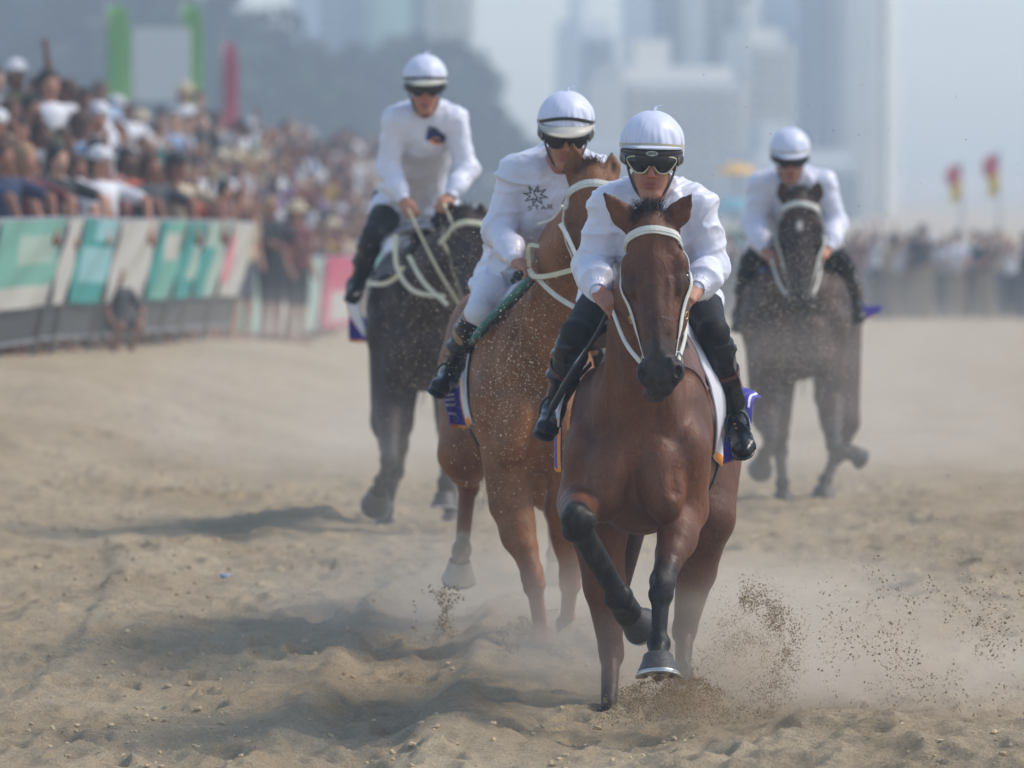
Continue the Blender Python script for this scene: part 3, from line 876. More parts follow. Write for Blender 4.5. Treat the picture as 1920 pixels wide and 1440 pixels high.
    bt = cfg.get('boot_top', .14)
    for hp, kn, an in ((J['hL'], J['kL'], J['aL']), (J['hR'], J['kR'], J['aR'])):
        G.cap(pv, hp, .145, .115, .05); G.cap(hp, kn, .106, .058, .03); G.ell(kn, (.058, .060, .058), None, .02)
        G.cap(kn, kn+(an-kn)*(bt+.10), .055, .048, .02); segs += [(hp, kn, 1), (kn, an, 1)]
    V, Q = G.mesh(h); V = folds(V, Q, .004, segs, 12., 3.3)
    mkmesh('breeches', V, Q, MATS[cfg.get('breeches', 'breeches_black')], root)
    # --- boots
    for n_, (kn, an, to) in enumerate(((J['kL'], J['aL'], J['tL']), (J['kR'], J['aR'], J['tR']))):
        b = Flesh(.015, (1, 1, 1)); d = unit(an-kn); top = kn+(an-kn)*bt
        b.cap(top, kn+(an-kn)*.5, .066, .060, .01); b.cap(kn+(an-kn)*.5, an-d*.03, .059, .043, .03)
        fd = unit(to-an); sd_ = unit(np.cross(fd, d))
        b.ell(an, (.046, .048, .05), None, .02)
        heel = an-fd*.035+d*.045
        b.cap(an+d*.012, heel, .040, .030, .02)
        b.cap(an+fd*.02+d*.01, to-fd*.03, .043, .040, .025, (np.cross(sd_, fd), .85)); b.ell(to-fd*.02, (.042, .058, .030), [sd_, fd, np.cross(sd_, fd)], .02)
        V, Q = b.mesh(h*.9); V = folds(V, Q, .010, [(kn+(an-kn)*.5, an, 1), (an, to, 1)], 9., 5.+n_)
        bo = mkmesh('boot', V, Q, MATS['boot_black'], root)
        def band(name, t, wd, rr, m):
            c = kn+(an-kn)*t; u = unit(np.cross(d, [.2, 1, .3])); v = np.cross(d, u)
            tr = bvh(V, Q); ps = [c+rr*(math.cos(R(a))*u+math.sin(R(a))*v) for a in range(0, 361, 12)]
            p2, nn = on_skin(tr, ps, .001, 1); a_, b_ = strap_geo(p2, wd, .004, nn); return mkmesh(name, a_, b_, MATS[m], bo, False)
        if cfg.get('strap'): band('boot_strap', .44, .018, .07, cfg['strap'])
        if cfg.get('cuff_tan'): 
            c0 = Flesh(.01, (1, 1, 1)); c0.cap(top-d*.01, top+d*.09, .068, .067, .005); v_, q_ = c0.mesh(h); mkmesh('boot_cuff', v_, q_, MATS['boot_tan'], bo)
        sole = Flesh(.005, (1, 1, 1)); off = -np.cross(sd_, fd)*.03
        if off@d < 0: off = -off
        sole.cap(an+fd*.05+off, to-fd*.01+off, .040, .046, .01, (np.cross(sd_, fd), .25)); v_, q_ = sole.mesh(h); mkmesh('sole', v_, q_, MATS['black_plastic'], bo)
    # --- helmet under its silk cover
    VV = []; FF = []; n = 192 if not far else 72; m_ = 26; hr = np.array([.113, .132, .118])*hs; cz = .045
    he = empty('helmet', K(0, 0, .05)-origin_of(root)); he.parent = root
    rimz = cfg.get('rim', -.10)
    for k in range(m_+1):
        for i in range(n):
            a = 2*math.pi*i/n
            te = 92 if math.sin(a) > .5 else 92+16*sstep(.5, .0, math.sin(a))
            th = R(4)+(R(float(te))-R(4))*k/m_
            side_ = .35+.65*abs(math.cos(a)); pl = side_*(.0030*sstep(.45, .95, k/m_)*math.sin(a*30+2.2*math.sin(3*a)+k*.10)*(.6+.4*math.sin(a*5+1))+.0022*sstep(.2, .7, k/m_)*math.sin(a*13+1.7*math.sin(2*a)+k*.16))+.0010*math.sin(a*7+k*.5)*sstep(.1, .5, k/m_)
            seam = -.0022*math.exp(-((((a*4/math.pi)+.5) % 2-1)/.04)**2)
            r = 1+(pl+seam)/.12
            x = hr[0]*math.sin(th)*math.cos(a)*r; y = hr[1]*math.sin(th)*math.sin(a)*r; z = cz*hs+hr[2]*math.cos(th)*(1 if th < R(90) else 1.5)
            VV.append(hc+hl*x+hf*y+hu*z)
    for k in range(m_):
        for i in range(n): FF.append((k*n+i, k*n+(i+1) % n, (k+1)*n+(i+1) % n, (k+1)*n+i))
    top = len(VV); VV.append(K(0, 0, cz+.118)); FF4 = [tuple(f) for f in FF]+[(i, (i+1) % n, top) for i in range(n)]
    mkmesh('silk_cover', VV, FF4, MATS['cap_silk'], he)
    g = Geo(); g.tube(spline([K(0, 0, cz+.114), K(.01, -.01, cz+.128), K(.03, -.005, cz+.135)], 4), [.006*hs]*5+[.003*hs]*4, 6); g.build('silk_knot', MATS['cap_silk'], he)
    def ringpts(th, fr_, sc_=1.0, a0=0, a1=360, st_=8, dz=0):
        out = []; nn = []
        for a in range(a0, a1+1, st_):
            ar = R(a); x = hr[0]*sc_*math.sin(R(th))*math.cos(ar); y = hr[1]*sc_*math.sin(R(th))*math.sin(ar); z = cz*hs+hr[2]*math.cos(R(th))+fr_*hs*max(0, math.sin(ar))**2+dz*hs
            out.append(hc+hl*x+hf*y+hu*z); nn.append(unit(hl*x+hf*y))
        return out, nn
    pb, nb = ringpts(92, cfg.get('bandrise', .010), 1.012); v_, f_ = strap_geo(pb, .014*hs, .002, nb); mkmesh('cap_band', v_, f_, MATS[cfg.get('band', 'cap_band')], he, False)
    # shell edge below the cover
    pb, nb = ringpts(100, 0, .965, dz=-.022); v_, f_ = strap_geo(pb, .050*hs, .004, nb); mkmesh('shell', v_, f_, MATS['black_plastic'], he)
    # forehead band and badge
    pb, nb = ringpts(98, 0, .985, 22, 158, 4, -.004); v_, f_ = strap_geo(pb, [.021*hs*max(.15, math.sin(R(22+4*i)))**.6 for i in range(len(pb))], .005, nb); mkmesh('forehead_pad', v_, f_, MATS['peak_dark'], he)
    # peak
    pp = cfg.get('peak', (.050, -.018)); VV = []; FF = []; cnt = 0
    for a in range(18, 163, 4):
        ar = R(a); s_ = math.sin(ar)
        base = hc+hl*(hr[0]*math.cos(ar)*.99)+hf*(hr[1]*s_*.99)+hu*((cz-.012)*hs+.006*s_*hs)
        e = max(0, (s_-.30)/.70)**.6
        for q in range(5):
            t = q/4
            p = base+(hf*pp[0]*e*t+hu*(pp[1]*e*t+.010*math.sin(math.pi*t)*e)+hl*math.cos(ar)*.004*t)*hs
            VV.append(p)
        cnt += 1
    for i in range(cnt-1):
        for q in range(4): FF.append((i*5+q, i*5+q+1, (i+1)*5+q+1, (i+1)*5+q))
    o = len(VV); VV += [v-hu*.004 for v in VV]; mi = [0]*len(FF); FF2 = [tuple(x+o for x in f[::-1]) for f in FF]; 
    FE = [(i*5+4, (i+1)*5+4, o+(i+1)*5+4, o+i*5+4) for i in range(cnt-1)]
    mkmesh('peak', VV, FF+FF2+FE, [MATS[cfg.get('peak_top', 'cap_silk')], MATS['peak_dark']], he, True, None, mi+[1]*len(FF2)+[0]*len(FE))
    if cfg.get('badge'):
        bc = hc+hf*(hr[1]*1.02+.004)+hu*(cz-.022)*hs; n = 28
        VV = [bc+hf*.004]+[bc+hl*.021*math.cos(2*math.pi*i/n)*hs+hu*.0095*math.sin(2*math.pi*i/n)*hs+hf*(.002-.004*abs(math.cos(2*math.pi*i/n))) for i in range(n)]
        bo = mkmesh('badge', VV, [(0, 1+i, 1+(i+1) % n) for i in range(n)], MATS['badge'], he)
        L_ = {'G': [[(1, .8), (.5, 1), (0, .8), (0, .2), (.5, 0), (1, .2), (1, .5), (.5, .5)]], 'P': [[(0, 0), (0, 1), (.8, 1), (1, .75), (.8, .5), (0, .5)]], 'A': [[(0, 0), (.15, .9), (.5, 1), (.85, .9), (1, 0)], [(.05, .4), (.95, .4)]]}
        g = Geo()
        for k, chx in enumerate('GPA'):
            for ln in L_[chx]:
                g.tube([bc+hf*.0062+hl*(-.0145+k*.0105+x*.008)*hs+hu*(-.0045+y*.009)*hs for x, y in ln], .0010*hs, 5)
        g.build('badge_letters', MATS['ink'], bo)
    # chin strap
    for q in (-1, 1):
        pts = spline([K(q*.088, .005, .0), K(q*.080, .018, -.05), K(q*.050, .048, -.120), K(0, .060, -.158)], 5)
        v_, f_ = strap_geo(pts, .014*hs, .003, [unit(hl*q*.9+hf*.4)]*len(pts)); mkmesh('chin_strap', v_, f_, MATS['black_plastic'], he)
    # goggles
    def gp(l, u, off=0):       # point on the mask at lateral l, height u
        l = l*hs; u = u*hs; ff = math.sqrt(max(0, 1-(l/(.112*hs))**2))
        return hc+hl*l+hf*((.056+.060*ff)*hs+off)+hu*u
    nL = 49; top_, bot_ = [], []
    for i in range(nL):
        x = -1+2*i/(nL-1); l = x*.086
        tz = .023-.009*math.exp(-(x/.35)**2)-.008*abs(x)**6
        bz = -.037+.032*math.exp(-(x/.20)**2)+.042*max(0, abs(x)-.50)**2/.25
        bz = min(bz, tz-.006) ; top_.append((l, tz)); bot_.append((l, bz))
    gz = cfg.get('gog', 0.0)
    VV = []; FF = []
    for i in range(nL):
        for q in range(5):
            t = q/4; l, tz = top_[i]; bz = bot_[i][1]; VV.append(gp(l, gz+tz+(bz-tz)*t, .004*math.sin(math.pi*t)))
    for i in range(nL-1):
        for q in range(4): FF.append((i*5+q, i*5+q+1, (i+1)*5+q+1, (i+1)*5+q))
    o = len(VV); VV += [v-hf*.012 for v in VV]; FF += [tuple(x+o for x in f[::-1]) for f in FF]
    go = mkmesh('goggles', VV, FF, MATS['lens'], root)
    g = Geo(); loop = [gp(l, gz+z, -.001) for l, z in top_]+[gp(l, gz+z, -.001) for l, z in bot_[::-1]]+[gp(*[top_[0][0], gz+top_[0][1]], -.001)]
    g.tube(loop, .0032*hs, 6); g.build('goggle_rim', MATS[cfg.get('rimcol', 'lens_rim')], go)
    for q in (-1, 1):
        pts = spline([gp(q*.090, gz+.004, -.002), K(q*.104, .02, gz+.006), K(q*.110, -.03, gz+.010), K(q*.085, -.10, gz+.01)], 5)
        v_, f_ = strap_geo(pts, [.034*hs]*4+[.024*hs]*(len(pts)-4), .003, [unit(hl*q+hf*.5)]*6+[unit(hl*q)]*(len(pts)-6)); mkmesh('goggle_strap', v_, f_, MATS['black_plastic'], go)
    return root, st, shirt, K

def ink_on(st, shirt, pts, D, r=.0022, m='ink', name='emblem', yoff=-.003, many=None):
    """a line printed on the cloth: each photo point is found on the shirt along its sight line, then drawn just off the cloth"""
    g = Geo()
    for line in (many if many is not None else [pts]):
        out = []
        for (x, y) in line:
            a = Vector(P(x, y, D-1.2)); d = (Vector(P(x, y, D))-a).normalized()
            co, no, _, _ = st.ray_cast(a, d)
            if co is not None: out.append(np.array(co)+np.array(no)*.002)
        if len(out) > 1: g.tube(out, r, 5)
    if g.V: return g.build(name, MATS[m], shirt)

# ================================================================== saddle, girth, stirrups, cloths, whips
def tack(root, tree, T, fr, J, far=False, seat_b=.62, seat_z=1.60):
    ax, hl, hn, s, lat, fw = fr; up = np.array([0, 0, 1.])
    m = MATS['leather_black']
    sd_ = empty('saddle', T(seat_b, 0, seat_z)-origin_of(root)); sd_.parent = root
    g = Flesh(.03); A = [-fw, lat, up]
    g.ell(T(seat_b, 0, seat_z+.01), (.20, .10, .035), A); g.ell(T(seat_b-.17, 0, seat_z+.035), (.035, .07, .035), A); g.ell(T(seat_b+.20, 0, seat_z+.04), (.05, .12, .03), A)
    V, Q = g.mesh(.009 if not far else .014); mkmesh('seat', V, Q, m, sd_)
    for q in (-1, 1):
        rows = []
        for b in (.04, .12, .20):
            l = []
            for l_, z_ in ((.05, seat_z+.02), (.10, seat_z-.01), (.14, seat_z-.05), (.165, seat_z-.09)):
                p = T(seat_b+b*(1-.4*(seat_z-z_)), q*l_, z_)
                co, no, _, _ = tree.find_nearest(Vector(p)); d = np.array(co)+np.array(no)*(.028); l.append(d if (p-np.array(co))@np.array(no) < .03 else p)
            rows.append(l)
        sheet('flap', rows, .008, m, sd_, 4)
    # girth
    for nm, b, wd, mm in (('girth', .70, .075, 'leather_black'),):
        pts = [T(b, .33*math.cos(R(a)), 1.18+.42*math.sin(R(a))) for a in range(-205, 26, 10)]
        p2, nn = on_skin(tree, pts, .004, 1); v_, f_ = strap_geo(p2, wd, .007, nn); mkmesh(nm, v_, f_, MATS[mm], root, False)
    for q, an, to in ((-1, J['aL'], J['tL']), (1, J['aR'], J['tR'])):
        fd = unit(to-an); c = an+fd*.07; top = T(seat_b+.14, q*.24, 1.42)
        sr = empty('stirrup', top-origin_of(root)); sr.parent = root
        g = Geo(); v_, f_ = strap_geo(spline([top, (top+c)/2+lat*q*.02, c+up*.10], 4), .022, .004, [unit(lat*q-fw*.2)]*9); mkmesh('leather', v_, f_, m, sr, False)
        side = unit(np.cross(fd, up)); pts = []
        for a in range(-60, 241, 15):
            pts.append(c+up*.01+side*.046*math.cos(R(a))+up*.062*math.sin(R(a)))
        pts = pts+[pts[0]]
        g = Geo(); g.tube(pts, .006, 6); g.box(c+up*(-.040), (.085, .035, .010), [side, fd, up]); g.build('iron', MATS['black_plastic'], sr)

def trim(name, pts, m, parent, wd=.016, n=6, nrm=None, th=.006):
    sp = spline(pts, n); v_, f_ = strap_geo(sp, wd, th, [unit(np.array([0, -1, .1]) if nrm is None else nrm)]*len(sp)); return mkmesh(name, v_, f_, MATS[m], parent, False)
# ================================================================== the four horses with their riders
def pfac(D0):
    return lambda px, py, dy=0: P(px, py, D0+dy)

if '1' in BUILD:
    p = pfac(25.0)
    j = dict(chest=p(1188, 900), rump=p(1258, 900, 1.5), poll=p(1220, 412, -.50), nose=p(1238, 728, -.74),
             earL=p(1127, 356, -.50), earR=p(1299, 361, -.50), mouth=-.016, jaw=-.024, maneside=1,
             neckmid=p(1200, 585, -.02), wide=1.03,
             FL=(p(1090, 945, .18), p(1078, 972, -.34), p(1160, 1118, -.12), p(1178, 1150, .0), ((.55, .75, -.35), (.35, -.2, -.9), .98)),
             FR=(p(1283, 955, .16), p(1240, 1098, -.16), p(1235, 1205, -.24), p(1234, 1230, -.28), ((.0, -.42, -1), (0, -1, .2), 1.12)),
             FLk=1.38, HL=(p(1122, 985, 1.0), p(1146, 1222, 1.02), p(1141, 1335, .78), p(1138, 1362, .72), ((0, -.4, -1), (0, -1, .2), 1.)),
             HR=(p(1322, 970, 1.10), p(1284, 1180, 1.42), p(1280, 1262, 1.22), p(1279, 1295, 1.18), ((0, -.2, -1), (0, -1, 0), 1.)))
    h1, t1, H1, T1, fr1 = make_horse('glossy bay racehorse leading the field with its ears up and a black foreleg lifted', 25.0, j, BAY, 0.0, .0065, .011)
    J = dict(head=p(1222, 293, -.02), fwd=np.array([-.02, -1, -.10]), up=np.array([0.03, -.1, 1]), neck=p(1224, 372, .10), chest=p(1222, 465, .25), pelvis=p(1222, 535, .78),
             sL=p(1145, 385, .12), eL=p(1108, 500, .16), wL=p(1121, 546, -.08), nL=p(1146, 570, -.15), cL=np.array([.5, .3, -.8]),
             sR=p(1302, 385, .12), eR=p(1332, 500, .16), wR=p(1306, 541, -.08), nR=p(1288, 556, -.15), cR=np.array([-.5, .3, -.8]),
             hL=p(1148, 548, .62), kL=p(1080, 628, .28), aL=p(1038, 766, .52), tL=p(1022, 806, .30),
             hR=p(1298, 552, .62), kR=p(1338, 624, .30), aR=p(1378, 785, .55), tR=p(1392, 842, .36))
    r1, st1, sh1, K1 = rider('front jockey with an oval badge on the white cap and black whip in hand', J,
             dict(badge=True, strap='maroon', peak=(.022, .004), hs=1.10, gog=-.013, bandrise=.012))
    bridle(h1, t1, H1, fr1, hands=([p(1150, 585, -.18)], [p(1288, 556, -.18)]))
    tack(h1, t1, T1, fr1, J)
    MC = [MATS['cloth_white'], MATS['trim_orange']]
    sheet('saddle_cloth', [
        [p(1047, 800, .30), p(1054, 745, .28), p(1086, 672, .26), p(1128, 612, .30), p(1200, 560, .40), p(1268, 590, .32), p(1297, 642, .26), p(1322, 700, .24), p(1338, 760, .28), p(1337, 850, .34)],
        [p(1042, 810, .50), p(1044, 752, .42), p(1074, 672, .36), p(1120, 608, .42), p(1200, 560, .60), p(1276, 594, .42), p(1309, 648, .32), p(1335, 704, .30), p(1350, 762, .36), p(1339, 862, .50)],
        [p(1046, 815, .70), p(1038, 760, .60), p(1066, 672, .48), p(1114, 604, .60), p(1200, 558, .80), p(1282, 600, .60), p(1318, 654, .42), p(1346, 710, .38), p(1360, 764, .46), p(1340, 872, .66)]],
        .008, MC, h1, 6, lambda i, j_: 1 if i > .93 or j_ < .02 or j_ > .98 else 0, .012, t1, .016)
    MP = [MATS['cloth_purple'], MATS['trim_orange'], MATS['cloth_print']]
    nc = sheet('number_cloth', [
        [p(1338, 718, 1.0), p(1362, 726, 1.05), p(1392, 727, 1.1), p(1412, 732, 1.1), p(1428, 744, 1.1)],
        [p(1338, 770, 1.0), p(1362, 768, 1.04), p(1388, 765, 1.0), p(1398, 752, .98), p(1412, 752, 1.0)],
        [p(1336, 815, 1.0), p(1362, 812, 1.04), p(1388, 812, 1.02), p(1400, 806, .98), p(1408, 800, .98)],
        [p(1336, 850, 1.0), p(1360, 855, 1.04), p(1382, 846, 1.02), p(1392, 838, .98), p(1402, 826, .98)],
        [p(1335, 874, 1.0), p(1355, 872, 1.04), p(1374, 864, 1.02), p(1388, 854, .98), p(1399, 842, .98)]],
        .006, MP, h1, 7, lambda i, j_: 1 if i > .93 or j_ > .97 else (2 if i < .3 and .80 < j_ < .88 else 0), .01)
    g = Geo()
    for l in (((1398, 790), (1405, 815)), ((1404, 786), (1408, 806)), ((1394, 806), (1401, 828)), ((1398, 800), (1408, 796)), ((1392, 818), (1403, 812))):
        g.tube([p(x, y, .96) for x, y in l], .003, 5)
    g.build('print', MATS['cloth_print'], nc)
    n2 = sheet('number_cloth', [
        [p(1052, 800, 1.0), p(1044, 805, 1.02), p(1040, 812, 1.05)], [p(1052, 850, 1.0), p(1045, 850, 1.02), p(1041, 850, 1.05)],
        [p(1054, 885, 1.0), p(1046, 885, 1.02), p(1041, 880, 1.05)]], .006, MP, h1, 6, lambda i, j_: 1 if i > .85 or j_ < .35 else 0, .004)
    g = Geo(); g.tube(spline([p(1152, 560, -.14), p(1120, 625, -.02), p(1070, 705, .15), p(1032, 772, .30)], 6), [.0075]*3+[.010]*8+[.016]*6+[.017, .010], 8)
    wh = g.build('riding_whip', MATS['leather_black'])
    tag(wh, 'black leather riding whip slanting down from the fist of the front jockey', 'whip')

if '2' in BUILD:
    p = pfac(27.8)
    def sock(V, C, H, fr):
        for c, r_ in ((p(864, 1040, 1.13), .115), (p(1045, 1045, 1.24), .10)):
            k = np.clip(1-(np.linalg.norm(V-c, axis=1)-r_*.8)/(r_*.25), 0, 1)[:, None]; C = C*(1-k)+np.array(srgb('B8A488'))*k
        return C
    j = dict(nfl=380, paint=sock, chest=p(1010, 880), rump=p(952, 880, 1.45), coatmat='coat_sandy', poll=p(1108, 325, -.60), nose=p(1120, 630, -.82),
             earL=p(1073, 262, -.60), earR=p(1146, 282, -.52), maneside=1, neckmid=p(1058, 490, -.12), headlat=np.array([1, -.25, 0]),
             FL=(p(958, 945, .1), p(1000, 1085, -.1), p(1016, 1190, .02), p(1018, 1215, .0), ((0, -.2, -1), (0, -1, 0), 1.)),
             FR=(p(1062, 950, .15), p(1070, 1085, .25), p(1062, 1170, .4), p(1060, 1195, .42), ((0, 0, -1), (0, -1, 0), 1.)),
             HL=(p(872, 850, 1.0), p(878, 905, 1.35), p(866, 1030, 1.15), p(862, 1052, 1.12), ((-.06, .42, -.9), (0, -.9, -.42), .98)),
             HR=(p(1020, 900, 1.0), p(1040, 950, 1.3), p(1042, 1040, 1.25), p(1046, 1052, 1.22), ((.1, .2, -1), (0, -1, .2), 1.0)))
    h2, t2, H2, T2, fr2 = make_horse('sand-spattered chestnut racehorse running behind the shoulder of the leading bay', 27.8, j, CHESTNUT, .10, .0075, .012,
                                     hoofs=('hoof_dark', 'hoof_dark', 'hoof_pale', 'hoof_pale'), mane='hair_brown', seed=11)
    J = dict(head=p(1061, 246, -.12), fwd=np.array([.0, -1, -.16]), up=np.array([0.02, -.16, 1]), neck=p(1050, 312, .06), chest=p(1022, 408, .22), pelvis=p(975, 500, .80),
             sL=p(968, 322, .06), eL=p(935, 430, .08), wL=p(966, 488, -.18), nL=p(992, 502, -.25), cL=np.array([.3, -.2, -.9]),
             sR=p(1122, 325, .06), eR=p(1150, 430, .08), wR=p(1140, 480, -.20), nR=p(1120, 495, -.26), cR=np.array([-.3, -.2, -.9]),
             hL=p(938, 530, .66), kL=p(897, 588, .22), aL=p(842, 705, .50), tL=p(822, 728, .28),
             hR=p(1030, 530, .66), kR=p(1100, 600, .22), aR=p(1120, 720, .5), tR=p(1125, 750, .3))
    for k_ in J:
        if k_ not in ('fwd', 'up', 'cL', 'cR'): pass
    r2, st2, sh2, K2 = rider('jockey with a pale cap peak and dark star emblem, riding the chestnut horse', J,
             dict(h=.0065, peak=(.060, -.034), peak_top='peak_pale', band='black_plastic', breeches='breeches_white', cuff_tan=True, seed=4, hs=1.08, gog=-.016, rimcol='black_plastic', bandrise=.03, boot_top=.12))
    b2 = bridle(h2, t2, H2, fr2, hands=([p(993, 506, -.27)], [p(1120, 497, -.28)]))
    tack(h2, t2, T2, fr2, J)
    # rein loop and breast strap
    trim('rein_end', [p(993, 505, -.30), p(1000, 518, -.34), p(1030, 517, -.46), p(1085, 503, -.60)], 'strap_cream', b2, .022)
    trim('rein_buckle', [p(1012, 462, -.36), p(992, 462, -.33), p(992, 500, -.30)], 'strap_cream', b2, .018)
    trim('rein_end', [p(1010, 420, -.62), p(1035, 410, -.72), p(1055, 385, -.78)], 'strap_white', b2, .012)
    trim('cheek_end', [p(1050, 420, -.84), p(1062, 440, -.86), p(1080, 480, -.90)], 'strap_white', b2, .018)
    # star emblem: eight long petals round an S, with the word below
    cx, cy = 1004, 366
    L_ = []
    for i in range(8):
        a = math.pi*2*i/8+.2; r0, r1 = 9, 24
        q0 = (cx+r0*math.cos(a-.42), cy+r0*math.sin(a-.42)*.85); q1 = (cx+r1*math.cos(a), cy+r1*math.sin(a)*.85); q2 = (cx+r0*math.cos(a+.42), cy+r0*math.sin(a+.42)*.85)
        L_.append([q0, ((q0[0]+q1[0])/2, (q0[1]+q1[1])/2), q1, ((q2[0]+q1[0])/2, (q2[1]+q1[1])/2), q2])
    L_.append([(cx+5, cy-7), (cx, cy-9), (cx-4, cy-5), (cx, cy), (cx+4, cy+4), (cx, cy+8), (cx-5, cy+6)])
    ink_on(st2, sh2, None, 27.8, .0022, many=L_)
    G_ = {'Y': [[(0, 1), (.5, .5), (1, 1)], [(.5, .5), (.5, 0)]], 'T': [[(0, 1), (1, 1)], [(.5, 1), (.5, 0)]], 'A': [[(0, 0), (.5, 1), (1, 0)], [(.2, .4), (.8, .4)]], 'R': [[(0, 0), (0, 1), (.9, .95), (.9, .6), (0, .5)], [(.4, .5), (1, 0)]], 'S': [[(1, .9), (.5, 1), (0, .75), (1, .3), (.5, 0), (0, .1)]]}
    L_ = []
    for k, chx in enumerate('STAR'):
        for ln in G_[chx]: L_.append([(990+k*12.5+x*8, 394-y*8-k*.8) for x, y in ln])
    ink_on(st2, sh2, None, 27.8, .0016, many=L_, name='lettering')
    MC = [MATS['cloth_white'], MATS['trim_orange']]
    sheet('saddle_cloth', [
        [p(903, 790, .25), p(899, 730, .28), p(896, 680, .30), p(905, 640, .30), p(940, 590, .30), p(985, 560, .30), p(1040, 570, .30)],
        [p(899, 780, .45), p(884, 728, .48), p(874, 690, .50), p(888, 645, .50), p(930, 592, .50), p(985, 556, .50), p(1040, 565, .50)],
        [p(901, 795, .6), p(872, 724, .63), p(856, 690, .66), p(876, 648, .66), p(926, 590, .66), p(985, 556, .66), p(1040, 565, .66)]],
        .008, MC, h2, 6, lambda i, j_: 1 if i > .88 or j_ < .02 else 0, .010, t2, .016)
    sheet('number_cloth', [
        [p(836, 726, .85), p(858, 724, .88), p(885, 735, .8)], [p(834, 752, .85), p(860, 752, .9), p(888, 765, .8)],
        [p(842, 782, .85), p(862, 785, .9), p(886, 790, .8)], [p(842, 800, .85), p(862, 802, .9), p(884, 803, .8)]], .006, MP if '1' in BUILD else MC, h2, 6, lambda i, j_: 1 if i > .88 else (2 if (.1 < i < .6 and j_ < .3 and int(i*20) % 2) else 0), .006)
    sp = spline([p(992, 522, -.34), p(960, 556, -.22), p(915, 600, -.05), p(880, 645, .05)], 5)
    g = Geo(); g.tube(sp, [.010, .012]+[.016]*12+[.012, .006][:len(sp)-14], 8)
    w2 = g.build('riding_whip', MATS['whip_teal']); tag(w2, 'teal padded riding whip held low by the second jockey beside the chestnut horse', 'whip')
    g = Geo(); g.tube([q+np.array([.018, .01, -.016]) for q in sp[:-2]], .009, 6); g.build('shaft', MATS['leather_black'], w2)

